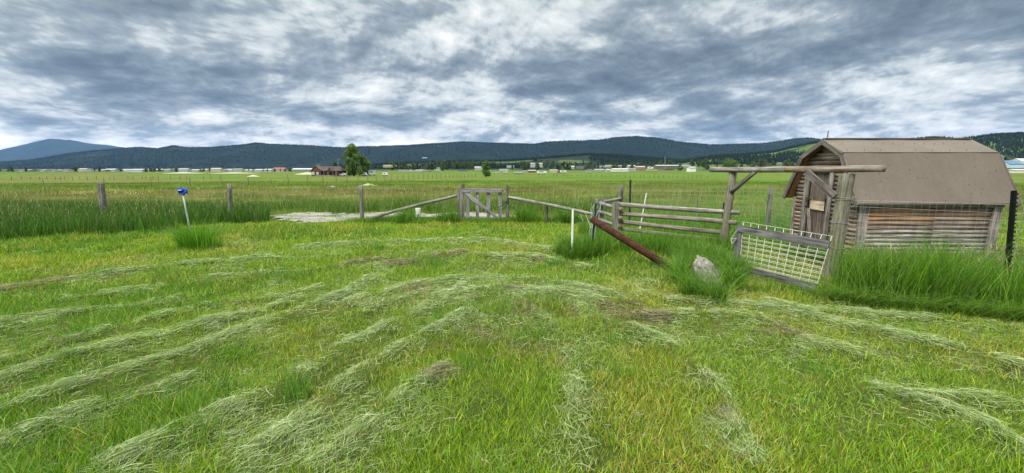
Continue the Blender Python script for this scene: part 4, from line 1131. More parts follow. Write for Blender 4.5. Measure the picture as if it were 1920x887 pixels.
# vehicles and trailers beside the ranch house
def vehicle(name, label, px, D, L, H, body, pyb, cat, box=False, group=None):
    x = (px - 960) / F / 1.0125 * D; z = P(px, pyb, D).z
    root = empty(name, (x, D, z), label, cat, group)
    if box: pr = [(0, .35), (0, .95), (.06, 1.0), (.94, 1.0), (1.0, .9), (1.0, .35)]
    else: pr = [(0, .25), (0, .55), (.22, .6), (.34, 1.0), (.72, 1.0), (.84, .62), (1.0, .58), (1.0, .25)]
    vs = []; n = len(pr); wd = 2.0
    for yy in (-wd / 2, wd / 2): vs += [(x - L / 2 + a * L, D + yy, z + c * H) for a, c in pr]
    fs = [list(range(n))[::-1], [n + k for k in range(n)]] + [[k, (k + 1) % n, n + (k + 1) % n, n + k] for k in range(n)]
    b = MB(); b.add(vs, fs); b.build('body', cm(body), root)
    b = MB(); b.board((x - L * (.2 if not box else .3), D - wd / 2 - .02, z + H * .76), (x + L * .18, D - wd / 2 - .02, z + H * .76), H * .2, .04); b.build('window', cm((.03, .035, .04)), root)
    for a in (-.3, .3):
        b = MB(); b.tube((x + a * L, D - wd / 2 - .03, z + .33), (x + a * L, D - wd / 2 + .25, z + .33), .33, None, 12, 1); b.build('wheel', cm((.015, .015, .015)), root)
vehicle('camper_trailer', 'rounded grey silver camper trailer right of the big tree', 698, 235, 3.6, 2.9, (.36, .40, .46), 330, 'trailer', True)
vehicle('cargo_trailer', 'white upright box trailer standing alone right of the camper', 722, 230, 2.2, 2.0, (.74, .75, .76), 330.5, 'trailer', True)
vehicle('parked_car', 'white car parked between the big tree and the camper', 683, 232, 3.0, 1.8, (.55, .60, .68), 330, 'car')
vehicle('parked_car', 'pale car parked right beside the brown ranch house', 643, 224, 3.2, 1.5, (.5, .5, .5), 330, 'car')
vehicle('parked_truck', 'white topped truck behind the yard right of the ranch house', 645, 245, 4, 2.6, (.6, .6, .58), 329.5, 'truck')
vehicle('parked_car', 'dark car parked left of the big tree', 660, 238, 4, 1.7, (.05, .05, .055), 330, 'car')
vehicle('camper_trailer', 'white camper trailer in the line of yards right of the small tree', 1016, 250, 5.2, 2.0, (.68, .68, .66), 327, 'trailer', True)
vehicle('camper_trailer', 'white camper trailer beside the dark roofed yard house', 1056, 270, 3.6, 1.8, (.7, .7, .68), 325, 'trailer', True)
vehicle('parked_truck', 'grey truck parked just right of the small tree', 931, 260, 4, 1.4, (.45, .46, .44), 326, 'truck')
vehicle('parked_car', 'pale car in the yards between small tree and campers', 948, 265, 3, 1.3, (.6, .6, .58), 325.5, 'car')

def pole(label, px, pt, pb, D, arm=True, r=.13, name='utility_pole', cat='pole'):
    t = P(px, pt, D); q = P(px, pb, D); b = MB(); b.tube(q, t, r, r * .8, 8, 3, 0, (0, 1.5, 0))
    if arm: b.board(t + Vector((-1.1, 0, -.5)), t + Vector((1.1, 0, -.5)), .16, .12, col=(0, 1.5, 0))
    o = b.build(name, M['fence'], origin=tuple(q)); tag(o, label, cat)
pole('tall pale bare pole rising beside the long white open shed', 1247, 294, 328, 210, False, .16)
pole('utility pole with crossarm in the far town, middle of three', 1196, 304, 321, 300)
pole('shorter utility pole left of the other two in the far town', 1165, 307, 321, 330, False)
pole('thin mast rising behind the ranch house and garden trees', 634, 297, 322, 260, True, .1)

# sand heaps in the meadow and by the town
def heap(px, py, w, h, lab):
    g = G(px, py); b = MB(); n = 22; vs = [(g.x, g.y, g.z + h)]; fs = []
    for j in range(1, 6):
        for k in range(n):
            a = 2 * math.pi * k / n; r = j / 5; rr = r * (1 + .2 * math.sin(a * 2 + 1) + random.uniform(-.04, .04))
            vs.append((g.x + w / 2 * rr * math.cos(a), g.y + w / 2 * rr * math.sin(a) * .8, g.z + h * (1 - r) ** 1.2 * random.uniform(.85, 1.1) - (.1 if j == 5 else 0)))
    for k in range(n): fs.append([0, 1 + k, 1 + (k + 1) % n])
    for j in range(4):
        for k in range(n): a = 1 + j * n + k; c = 1 + j * n + (k + 1) % n; fs.append([a, a + n, c + n, c])
    b.add(vs, fs); o = b.build('sand_heap', M['sand'], origin=tuple(g), smooth=True); tag(o, lab, 'sand heap')
heap(690, 349, 2.0, .30, 'pale sand heap in the meadow beside the top of the round post')
heap(623, 350.5, 1.0, .12, 'small flat pale sand patch in the meadow below the ranch house')
heap(475, 331, 6, .9, 'pale sand heap in the meadow left of the ranch house')
heap(576, 327, 16, 1.6, 'long pale sand heap beside the left wall of the ranch house')
heap(345, 325, 34, 1.0, 'wide pale earth bank below the left town strip')
heap(440, 325, 40, .9, 'low pale earth bank below the town between the grassy mounds and red roof')

# ------------------------------------------------------------------ trees in the distance
def tree_mesh(name, h, w, nleaf, leaf, col, shape, seed, trunk_h=.18, coltip=None):
    r = np.random.default_rng(seed)
    # clumps along limbs
    nc = 46 if nleaf > 2000 else 26; cs = []
    for i in range(nc):
        t = r.random(); z = trunk_h + (1 - trunk_h) * t
        if shape == 'oval': rad = w * .5 * math.sin(math.pi * min(1, (t * .82 + .14))) ** .7
        elif shape == 'cone': rad = w * .5 * (1 - t) ** .8
        else: rad = w * .5 * (1 - (2 * t - 1) ** 2) ** .5
        a = r.random() * 6.28; q = rad * (r.random() ** .5) * .8
        cs.append((q * math.cos(a), q * math.sin(a), z * h, w * (.15 + .14 * r.random()) * (1.1 - .4 * t), .7 + .6 * r.random()))
    cs = np.array(cs); k = r.integers(0, nc, nleaf); c = cs[k]
    d = r.normal(size=(nleaf, 3)); d /= np.linalg.norm(d, axis=1)[:, None]; rr = c[:, 3:4] * (.45 + .65 * r.random((nleaf, 1)))
    p = c[:, :3] + d * rr * np.array([1, 1, 1.05]); p[:, 2] = np.clip(p[:, 2], trunk_h * h * .5, None)
    u = r.normal(size=(nleaf, 3)); u /= np.linalg.norm(u, axis=1)[:, None]; v = np.cross(u, d + .01); v /= np.linalg.norm(v, axis=1)[:, None] + 1e-6
    s = leaf * (.6 + .8 * r.random((nleaf, 1)))
    co = np.stack([p + u * s, p + v * s * .7, p - u * s, p - v * s * .7], 1).reshape(-1, 3)
    qd = np.arange(nleaf * 4).reshape(-1, 4)
    cc = np.array(col)[None] * (c[:, 4:5] * (.75 + .5 * r.random((nleaf, 1)))); cc = np.repeat(cc, 4, 0)
    return co, qd, cc
def tree(name, label, px, pyb, D, h, w, col, shape='oval', n=1600, leaf=.35, seed=1, group=None, parts=True, th=.15):
    x = P(px, pyb, D).x; z = P(px, pyb, D).z
    co, qd, cc = tree_mesh(name, h, w, n, leaf, col, shape, seed, th)
    root = empty(name, (x, D, z), label, 'tree', group)
    o = fast_mesh('crown', co, None, cc, M['leaf'], None, quads=qd); o.parent = root
    b = MB(); b.tube((x, D, z - .3), (x + .1, D, z + h * .6), w * .035 + .1, .06, 8, 4, .05, (0, .5, 0))
    r = random.Random(seed)
    for k in range(6):
        zz = h * (.2 + .1 * k * .6); a = r.random() * 6.28; b.tube((x, D, z + zz), (x + math.cos(a) * w * .3, D + math.sin(a) * w * .3, z + zz + h * .22), .09, .03, 6, 3, .03, (0, .5, 0))
    b.build('trunk', M['wood'], root); return root
tree('cottonwood_tree', 'big dense green cottonwood tree standing right of the brown ranch house', 664, 329, 232, 15.2, 10.5, (.095, .17, .022), 'oval', 9000, .36, 21, th=.04)
tree('cottonwood_tree', 'medium green tree filling in low on the right of the big cottonwood', 683, 329, 236, 9.5, 8.0, (.08, .145, .02), 'oval', 4200, .34, 22, th=.06)
tree('young_tree', 'small bright yellow green tree in front of the big cottonwood', 674, 329.5, 228, 4.4, 3.4, (.13, .21, .025), 'oval', 900, .22, 23, th=.2)
tree('poplar_tree', 'lone small bright green tree in the open field at picture centre', 911, 330.5, 170, 5.6, 3.9, (.07, .15, .022), 'oval', 3000, .2, 24, th=.03)
tree('garden_tree', 'dark spruce peeking over the left part of the ranch house roof', 619, 326, 262, 4.6, 3.2, (.022, .045, .018), 'cone', 900, .25, 25)
tree('garden_tree', 'grey green garden tree behind the middle of the ranch house roof', 630, 326, 262, 6.8, 4.6, (.045, .075, .030), 'oval', 1200, .28, 26)
tree('garden_tree', 'green garden tree behind the right end of the ranch house', 641, 327, 258, 5.6, 4.8, (.04, .07, .022), 'oval', 1200, .28, 27)
tree('round_bush_tree', 'rounded bright green willow just above the crossbeam left part', 1367, 318, 420, 8, 17, (.075, .13, .022), 'round', 1800, .55, 28, th=0)

# small trees of the town, copies of a few individual kinds
def town_trees():
    protos = []
    for k, (w, shape, col) in enumerate([(7, 'oval', (.045, .075, .022)), (6, 'oval', (.065, .10, .028)), (3.6, 'cone', (.020, .040, .018)), (8, 'round', (.035, .065, .02)), (4.2, 'cone', (.028, .055, .022))]):
        co, qd, cc = tree_mesh('t', 7.5, w, 420, .62, col, shape, 40 + k, .05)
        o = fast_mesh('town_tree', co, None, cc, M['leaf'], None, quads=qd); protos.append(o.data); bpy.data.objects.remove(o)
    r = random.Random(9)
    def put(px, py, D, s, k, lab, grp):
        o = bpy.data.objects.new('town_tree', protos[k]); COL.objects.link(o); q = P(px, py, D); o.location = q
        o.scale = (s, s, s * r.uniform(.8, 1.2)); o.rotation_euler = (0, 0, r.random() * 6); tag(o, '%s %s' % (['round dark green tree', 'pale green bushy tree', 'narrow very dark conifer', 'broad dark round tree', 'narrow green conifer'][k], zone(px)), 'tree', grp)
    for i in range(75):
        px = r.uniform(0, 560); put(px, 322 + r.uniform(-1, .5), r.uniform(560, 760), r.uniform(.35, .8), r.choice([0, 2, 3, 4]), 'tiny dark tree among the low houses on the left horizon', 'trees of the left town strip')
    for i in range(150):
        px = r.uniform(715, 1300); py = r.uniform(309, 319.5); D = np.interp(py, [308, 320], [950, 480])
        if abs(px - 911) < 8: continue
        put(px, py, D, r.uniform(.6, 1.25), r.choice([0, 0, 1, 3, 4, 2]), 'small round tree in the belt of trees around the central far town', 'trees of the central town belt')
    for i in range(42):
        px = r.uniform(815, 915); py = r.uniform(303, 318); put(px, py, np.interp(py, [303, 318], [1300, 650]), r.uniform(.8, 1.3), r.choice([1, 1, 0, 4]), 'pale green tree on the knoll left of the lone small tree', 'trees of the central town belt')
    for i in range(75):
        px = r.uniform(1295, 1560); py = r.uniform(303, 318); put(px, py, np.interp(py, [300, 318], [1250, 520]), r.uniform(.8, 1.5), r.choice([0, 3, 4, 2, 1]), 'dark green tree in the wood above the left half of the crossbeam', 'trees behind the crossbeam')
    for i in range(16):
        px = r.uniform(1868, 1990); py = r.uniform(300, 308); put(px, py, np.interp(py, [300, 308], [900, 520]), r.uniform(.6, 1.1), r.choice([0, 3, 4]), 'small dark tree on the slope above the blue barn', 'trees above the blue barn')
town_trees()

#VEG
# ------------------------------------------------------------------ grass
def blades(name, x, y, z, h, w, az, lean, curl, col, mat, seg=2, face=None, label=None, cat='grass'):
    """x,y,z roots; az lean direction; lean = horizontal reach / h; curl bends the tip over"""
    n = len(x); lv = seg + 1
    r = np.random.default_rng(len(x) + 5)
    fa = r.random(n) * math.pi if face is None else face
    wx = np.cos(fa); wy = np.sin(fa)
    nvp = seg * 2 + 1; co = np.zeros((n, nvp, 3), np.float32)
    for s in range(seg + 1):
        t = s / seg
        reach = h * lean * (t ** (1 + curl)); zz = h * (t - .38 * np.clip(curl, 0, 2) * t ** 3 * np.minimum(lean, 1.2))
        px_ = x + np.cos(az) * reach; py_ = y + np.sin(az) * reach
        ww = w * (1 - t ** 1.6) * .5 if s < seg else None
        if s < seg:
            co[:, 2 * s, 0] = px_ - wx * ww; co[:, 2 * s, 1] = py_ - wy * ww
            co[:, 2 * s + 1, 0] = px_ + wx * ww; co[:, 2 * s + 1, 1] = py_ + wy * ww
            co[:, 2 * s, 2] = co[:, 2 * s + 1, 2] = z + zz
        else:
            co[:, -1, 0] = px_; co[:, -1, 1] = py_; co[:, -1, 2] = z + zz
    off = (np.arange(n) * nvp)[:, None]
    qs = [np.array([2 * s, 2 * s + 1, 2 * s + 3, 2 * s + 2])[None] + off for s in range(seg - 1)]
    quads = np.concatenate(qs) if qs else None
    tri = np.array([2 * seg - 2, 2 * seg - 1, 2 * seg])[None] + off
    c = np.repeat(col, nvp, 0)
    o = fast_mesh(name, co.reshape(-1, 3), tri, c, mat, 'stuff', quads=quads)
    if label: tag(o, label, cat)
    return o
def pick(cols, wts, n, r, jit=.18):
    k = r.choice(len(cols), n, p=np.array(wts) / sum(wts)); c = np.array(cols)[k]
    return c * (1 + (r.random((n, 1)) - .5) * 2 * jit)
def sample_fan(n, y0, y1, power, r, side=1.30, pad=2.2):
    ys = np.linspace(y0, y1, 400); wgt = (side * ys + pad) * ys ** (-power); cdf = np.cumsum(wgt); cdf /= cdf[-1]
    y = np.interp(r.random(n), cdf, ys); x = (r.random(n) * 2 - 1) * (side * y + pad); return x, y

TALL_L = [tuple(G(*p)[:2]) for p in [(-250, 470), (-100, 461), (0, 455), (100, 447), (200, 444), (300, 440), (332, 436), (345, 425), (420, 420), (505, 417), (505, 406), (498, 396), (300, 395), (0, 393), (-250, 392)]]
BANK = [(4.9, 5.9), (4.62, 5.6)] + [tuple(G(*p)[:2]) for p in [(1545, 556), (1620, 572), (1700, 583), (1800, 592), (1920, 600), (2080, 620)]] + [(9.8, 4.6), (9.6, 7.0), (8.3, 6.95), (5.9, 6.95), (5.3, 6.6)]
SHED = [(5.7, 7.05), (8.2, 7.05), (8.2, 8.8), (5.7, 8.8)]
def lawn_front(x):   # far edge of the mown lawn
    pts = [G(*p) for p in [(0, 452), (340, 428), (505, 420), (680, 421), (860, 420), (1010, 418), (1100, 424)]]
    return np.interp(x, [-40] + [p.x for p in pts] + [30], [pts[0].y] + [p.y for p in pts] + [pts[-1].y])

def lawn():
    r = np.random.default_rng(1)
    x, y = sample_fan(680000, 1.1, 14.2, 1.15, r)
    ok = (y < lawn_front(x) + .25) & ~inpoly(x, y, BANK) & ~inpoly(x, y, SHED) & ~inpoly(x, y, GP)
    rf = rowfield(x, y)
    d = fbm(x + 3, y, .45, 3); bare = fbm(x + 77, y + 13, .9, 3)
    ok &= (r.random(len(x)) > rf * .45) & (r.random(len(x)) < np.clip(.55 + (d - .3) * 2.6, .45, 1))
    ok &= ~((bare < .34) & (r.random(len(x)) < .6))
    x, y, rf, d = x[ok], y[ok], rf[ok], d[ok]; n = len(x)
    sc = np.maximum(1, y / 4.2)
    tone = fbm(x, y, 2.2, 4); dry = fbm(x + 31, y + 8, 1.1, 3) + .10 * np.exp(-((y - 5.2) / 1.5) ** 2) * (x > 1)
    gcol = pick([(.14, .28, .014), (.20, .33, .016), (.26, .37, .022), (.10, .22, .018), (.30, .38, .03)], [3, 4, 3, 1.5, 1.5], n, r)
    ycol = pick([(.31, .36, .035), (.40, .38, .05), (.44, .36, .11), (.36, .22, .08)], [5, 4, 1.5, 1], n, r)
    lush = pick([(.07, .18, .014), (.105, .23, .016), (.14, .28, .02)], [1, 2, 1], n, r)
    m = r.random(n)[:, None]
    c = np.where(m < np.clip((dry - .38) * 1.9, .06, .75)[:, None], ycol, gcol)
    c = np.where((tone > .56)[:, None] & (m > .35), lush, c); c = c * (.62 + .85 * r.random((n, 1)) ** 1.3)
    h = (.035 + .045 * r.random(n) ** 1.5) * (.7 + .75 * d) * (1 + .25 * (sc - 1)) * np.where(tone > .58, 1.5, 1)
    tall = r.random(n) < .012; h[tall] *= 1.9
    w = .0056 * (.6 + .8 * r.random(n)) * sc
    blades('lawn_grass', x, y, height(x, y) - .005, h, w, r.random(n) * 6.28, .25 + .7 * r.random(n), .6 * r.random(n), c, M['grass'], 2,
           label='mown yellow green lawn grass across the foreground', cat='grass')
lawn()

def clippings():
    r = np.random.default_rng(2); X = []; Y = []; A = []; Wt = []; T = []
    for ir, (pts, w) in enumerate(ROWS):
        heavy = 1.9 if ir in (0, 1, 2, 7, 8) else (1.35 if ir < 12 else 1.15)
        for (a, b) in zip(pts[:-1], pts[1:]):
            L = math.hypot(b[0] - a[0], b[1] - a[1]); ym = (a[1] + b[1]) / 2
            n = int(heavy * L * w * 2.3 * 8200 / max(1, (ym / 3.2)) ** .8)
            t = r.random(n) * 1.06 - .03; wide = np.where(r.random(n) < .42, 1.9, .62)
            ang = math.atan2(b[1] - a[1], b[0] - a[0])
            mx_, my_ = a[0] + (b[0] - a[0]) * t, a[1] + (b[1] - a[1]) * t
            g = r.normal(size=n) * w * wide + w * 3.0 * (fbm(mx_ + w * 90, my_, .7, 4) - .5)
            px_ = mx_ - math.sin(ang) * g; py_ = my_ + math.cos(ang) * g
            keep = fbm(px_ * 1.0 + 4, py_ + 50, .38, 4) > .33 + .36 * r.random(n)
            px_, py_, g = px_[keep], py_[keep], g[keep]
            X.append(px_); Y.append(py_); A.append(ang + (r.random(len(px_)) < .5) * math.pi + r.normal(size=len(px_)) * .62); T.append(np.exp(-(g / (w * .8)) ** 2))
    # the matted middle of the lawn, where the mower turned
    for (px, py, rx, ry, n) in ((930, 545, 2.0, 1.1, 26000), (1080, 590, 1.6, .8, 15000), (760, 545, 1.3, .8, 9000), (900, 480, 3.2, 1.6, 15000), (680, 470, 3.5, 1.2, 10000), (330, 520, 3.2, 1.2, 8000)):
        gq = G(px, py); qx = gq.x + r.normal(size=n) * rx * .6; qy = gq.y + r.normal(size=n) * ry * .6
        k = fbm(qx + 31, qy * 1.6 + 5, .42, 4) > .40 + .2 * r.random(n); qx, qy = qx[k], qy[k]
        X.append(qx); Y.append(qy); A.append(6.28 * fbm(qx, qy, .9, 2) + r.normal(size=len(qx)) * .7); T.append(.35 * r.random(len(qx)))
    # loose scatter everywhere on the mown ground
    x, y = sample_fan(150000, 1.1, 12.5, .9, r); f = fbm(x + 9, y + 21, .55, 4)
    k = (f > .50 + .14 * r.random(len(x))) | (r.random(len(x)) < .10); x, y = x[k], y[k]
    X.append(x); Y.append(y); A.append(.5 + 1.2 * fbm(x, y, 3, 2) + (r.random(len(x)) < .5) * math.pi + r.normal(size=len(x)) * .8); T.append(np.zeros(len(x)))
    x = np.concatenate(X); y = np.concatenate(Y); a = np.concatenate(A); t = np.concatenate(T)
    ok = (y < lawn_front(x) + .2) & ~inpoly(x, y, BANK) & (y > .8); x, y, a, t = x[ok], y[ok], a[ok], t[ok]; n = len(x)
    L = (.03 + .12 * r.random(n) ** 1.8) * (1 + .04 * y); w = .0024 * (.7 + .6 * r.random(n)) * np.maximum(1, y / 3.2)
    z = height(x, y) + .008 + (.018 + .05 * t) * r.random(n)
    seg = 3; co = np.zeros((n, seg * 2 + 2, 3), np.float32); kx = r.normal(size=n) * .35; tz = r.normal(size=n) * .10 + .02
    dx, dy = np.cos(a), np.sin(a); wa = a + math.pi / 2; tw = r.random(n) * 1.2
    for s in range(seg + 1):
        u = s / seg - .5; cxp = x + dx * L * u - dy * L * kx * (u * u - .1); cyp = y + dy * L * u + dx * L * kx * (u * u - .1); cz = z + L * tz * u - L * .10 * (u * u) * 2
        ww = w * .5 * (1 - abs(u) * .9)
        for sd_, k in ((-1, 0), (1, 1)):
            co[:, 2 * s + k, 0] = cxp + np.cos(wa) * ww * sd_ * np.cos(tw); co[:, 2 * s + k, 1] = cyp + np.sin(wa) * ww * sd_ * np.cos(tw); co[:, 2 * s + k, 2] = cz + ww * sd_ * np.sin(tw)
    off = (np.arange(n) * (seg * 2 + 2))[:, None]
    quads = np.concatenate([np.array([2 * s, 2 * s + 1, 2 * s + 3, 2 * s + 2])[None] + off for s in range(seg)])
    tone = fbm(x + 60, y + 3, 1.3, 3)[:, None]
    c1 = pick([(.31, .39, .155), (.41, .47, .23), (.24, .34, .11), (.52, .56, .33), (.17, .28, .05), (.09, .13, .04)], [3, 3, 2.5, 1.2, 2.5, 1.6], n, r, .3)
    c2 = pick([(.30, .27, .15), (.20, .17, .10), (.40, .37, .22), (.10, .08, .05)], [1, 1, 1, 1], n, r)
    old = np.zeros(n)  # brown dead grass, plus shaded lawn hollows painted in as dark strands
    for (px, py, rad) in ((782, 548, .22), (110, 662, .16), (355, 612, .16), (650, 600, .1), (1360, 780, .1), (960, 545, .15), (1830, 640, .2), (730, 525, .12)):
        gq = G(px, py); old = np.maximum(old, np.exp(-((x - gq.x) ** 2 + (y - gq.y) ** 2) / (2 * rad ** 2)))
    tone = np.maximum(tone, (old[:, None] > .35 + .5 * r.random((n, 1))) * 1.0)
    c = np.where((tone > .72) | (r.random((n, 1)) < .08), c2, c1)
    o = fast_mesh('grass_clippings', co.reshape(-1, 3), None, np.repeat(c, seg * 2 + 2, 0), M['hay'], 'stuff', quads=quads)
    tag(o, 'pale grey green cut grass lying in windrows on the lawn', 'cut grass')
clippings()

GREEN_T = [(.065, .17, .014), (.095, .215, .016), (.13, .26, .020), (.19, .32, .035), (.05, .13, .016)]
def tall(name, x, y, hmin, hmax, w, label, cols=GREEN_T, wts=(2, 3, 3, 1.5, 1.5), lean=(.15, .75), az=None, seed=0, seg=4, curl=(.3, 1.2), cat='tall grass'):
    r = np.random.default_rng(100 + seed); n = len(x)
    h = hmin + (hmax - hmin) * r.random(n) ** .8
    a = r.random(n) * 6.28 if az is None else (az[0] + r.normal(size=n) * .6 if isinstance(az, tuple) else az + r.normal(size=n) * .7)
    ln = lean[0] + (lean[1] - lean[0]) * r.random(n) ** 1.5
    c = pick(cols, wts, n, r) * (.6 + .8 * r.random((n, 1)))
    return blades(name, x, y, height(x, y) - .02, h, w * (.7 + .6 * r.random(n)), a, ln, curl[0] + (curl[1] - curl[0]) * r.random(n), c, M['grass'], seg, label=label, cat=cat)
def in_poly_pts(poly, n, r, clump=.35):
    p = np.array(poly); lo, hi = p.min(0), p.max(0); xs = []; ys = []; c = 0
    while c < n:
        x = lo[0] + (hi[0] - lo[0]) * r.random(n * 2); y = lo[1] + (hi[1] - lo[1]) * r.random(n * 2)
        k = inpoly(x, y, poly) & (fbm(x + 5, y + 7, .45, 2) > clump * r.random(len(x)) + .1); xs.append(x[k]); ys.append(y[k]); c += k.sum()
    return np.concatenate(xs)[:n], np.concatenate(ys)[:n]
def disc(cx_, cy_, rad, n, r):
    a = r.random(n) * 6.28; q = rad * r.random(n) ** .6; return cx_ + q * np.cos(a), cy_ + q * np.sin(a)
def tallgrass():
    r = np.random.default_rng(5)
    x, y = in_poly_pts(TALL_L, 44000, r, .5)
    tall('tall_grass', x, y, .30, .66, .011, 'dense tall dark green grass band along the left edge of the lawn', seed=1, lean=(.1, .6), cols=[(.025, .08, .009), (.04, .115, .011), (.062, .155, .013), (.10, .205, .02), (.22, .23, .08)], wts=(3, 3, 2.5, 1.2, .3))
    x, y = in_poly_pts(BANK, 25000, r, .6)
    k = ~inpoly(x, y, SHED) & (y < 6.95); x, y = x[k], y[k]
    back = np.clip((y - 5.2) / 1.7, 0, 1)
    sel = r.random(len(x)) < 1 - .55 * back; x, y = x[sel], y[sel]
    hm = np.clip(1.66 - .205 * y, .20, .62) * np.where(x < 5.7, 1.3, 1.0) * (.85 + .5 * fbm(x, y, .7, 2)); tall('tall_grass', x, y, hm * .6, hm * 1.12, .0075, 'lush tall green grass bank along the wire fence below the shed', seed=2, lean=(.15, .75), az=None)
    # bent-over fringe at the foot of the bank
    fr = [G(px, np.interp(px, [1545, 1700, 1920, 2050], [560, 586, 603, 618])) for px in np.linspace(1545, 2050, 40)]
    x = np.concatenate([p.x + r.normal(size=60) * .08 for p in fr]); y = np.concatenate([p.y + .1 + r.normal(size=60) * .08 for p in fr])
    k = r.random(len(x)) < .6; x, y = x[k], y[k]; tall('tall_grass', x, y, .22, .42, .0065, 'long flattened grass spilling onto the lawn below the bank', cols=[(.12, .24, .03), (.20, .33, .06), (.26, .36, .12)], wts=(2, 2, 1), seed=3, lean=(.9, 1.9), az=-2.2, curl=(.2, .8))
    # rock clumps
    X = []; Y = []
    for (px, py, rad, n) in ((1294, 520, .20, 1000), (1275, 532, .14, 350), (1368, 545, .14, 450), (1292, 556, .14, 300), (1318, 566, .10, 110), (1378, 520, .18, 600), (1330, 500, .22, 900), (1300, 492, .25, 900), (1345, 575, .10, 150)):
        g = G(px, py); a, b = disc(g.x, g.y, rad, n, r); X.append(a); Y.append(b)
    tall('grass_clump', np.concatenate(X), np.concatenate(Y), .28, .56, .0085, 'long arching grass tussocks around the leaning rock and the pipe foot', seed=4, lean=(.3, 1.3), curl=(.6, 1.6))
    # by the white post and fence corner, along rails
    X = []; Y = []
    for (px, py, rad, n) in ((1085, 486, .28, 1500), (1110, 480, .35, 1700), (1060, 480, .2, 600), (1135, 462, .5, 1400), (1170, 470, .4, 1000), (1215, 468, .5, 1500), (1260, 474, .5, 1500), (1310, 474, .5, 1200), (1350, 474, .3, 600), (1120, 440, .5, 900)):
        g = G(px, py); a, b = disc(g.x, g.y, rad, n, r); X.append(a); Y.append(b)
    tall('tall_grass', np.concatenate(X), np.concatenate(Y), .18, .52, .010, 'bright tall grass round the white post and under the grey rails', seed=5, lean=(.15, .8))
    # stake clump
    g = G(365, 466); a, b = disc(g.x, g.y, .26, 1900, r); a2, b2 = disc(g.x + .25, g.y - .1, .35, 500, r)
    a = np.concatenate([a, a2]); b = np.concatenate([b, b2]); k = r.random(len(a)) < .45; a, b = a[k], b[k]
    tall('grass_clump', a, b, .15, .74, .009, az=(np.arctan2(b - g.y, a - g.x),), label= 'bright green grass clump at the foot of the blue topped stake', seed=6, lean=(.05, 1.0), cols=[(.08, .21, .016), (.11, .26, .02), (.15, .30, .03)], wts=(1, 1, 1))
    # strip at the picket gate, and the ground beyond the gravel
    X = []; Y = []
    for px in np.linspace(660, 1100, 46):
        g = G(px, 415 + 2.5 * math.sin(px * .05)); a, b = disc(g.x, g.y, .38, 250, r); X.append(a); Y.append(b)
    tall('tall_grass', np.concatenate(X), np.concatenate(Y), .06, .24, .012, 'rough green grass strip along the foot of the picket gate', seed=7, cols=GREEN_T + [(.14, .19, .04)], wts=(2, 3, 3, 2, 1, 2))
    x = r.uniform(-8.5, 1.5, 60000); y = r.uniform(12.5, 18.5, 60000); k = inpoly(x, y, GP) & (fbm(x + 7, y * 1.4, .7, 3) > .56); x, y = x[k][:7000], y[k][:7000]
    tall('gravel_weeds', x, y, .03, .13, .012, 'low green weeds coming up through the pale gravel', seed=17)
    X = []; Y = []
    for px, n in ((988, 900), (760, 500), (840, 400), (1060, 600)):
        g = G(px, 417); a, b = disc(g.x, g.y, .35, n, r); X.append(a); Y.append(b)
    tall('grass_clump', np.concatenate(X), np.concatenate(Y), .3, .62, .012, 'taller green weed clumps near the picket gate', seed=8)
    # single tufts left standing on the lawn
    X = []; Y = []
    for (px, py, rad, n) in ((562, 738, .12, 90), (550, 755, .08, 40), (1160, 640, .12, 60), (1165, 700, .14, 60), (1085, 700, .08, 30), (710, 470, .15, 220), (390, 540, .12, 120), (260, 560, .12, 90), (820, 500, .12, 120), (1040, 500, .15, 160), (150, 640, .1, 60), (190, 520, .2, 200), (880, 700, .1, 50), (1530, 700, .1, 50), (300, 520, .15, 130)):
        g = G(px, py); a, b = disc(g.x, g.y, rad, n, r); X.append(a); Y.append(b)
    tall('grass_tuft', np.concatenate(X), np.concatenate(Y), .09, .24, .005, 'single uncut green tufts standing on the mown lawn', seed=9, lean=(.1, .7), cols=[(.075, .19, .03), (.10, .24, .03), (.13, .27, .035)], wts=(1, 1, 1))
    # around the shed and inside the paddock
    X = []; Y = []
    for _ in range(60):
        cx_, cy_ = r.uniform(3.0, 9.5), r.uniform(8.9, 13.5); a, b = disc(cx_, cy_, .6, 260, r); X.append(a); Y.append(b)
    for (cx_, cy_, n) in ((5.45, 7.2, 700), (5.3, 7.6, 300), (5.6, 6.95, 900), (8.5, 7.3, 600), (8.9, 7.6, 600)):
        a, b = disc(cx_, cy_, .3, n, r); X.append(a); Y.append(b)
    x = np.concatenate(X); y = np.concatenate(Y); k = ~inpoly(x, y, SHED)
    tall('tall_grass', x[k], y[k], .15, .42, .012, 'green grass behind the rails and around the log shed', seed=10)
    # paddock floor: short trampled grass
    x = r.uniform(3.2, 6.2, 30000); y = r.uniform(5.8, 9.6, 30000); k = ~inpoly(x, y, SHED) & ~inpoly(x, y, BANK); x, y = x[k], y[k]; n = len(x)
    c = pick([(.42, .40, .12), (.26, .31, .05), (.50, .42, .20), (.14, .22, .02)], [2, 2, 2.5, 1], n, r)
    blades('paddock_grass', x, y, height(x, y), .03 + .05 * r.random(n), .007, r.random(n) * 6.28, .4 + r.random(n), r.random(n), c, M['grass'], 2, label='short trampled yellowish grass between wire gate and shed door', cat='grass') if n else None
tallgrass()

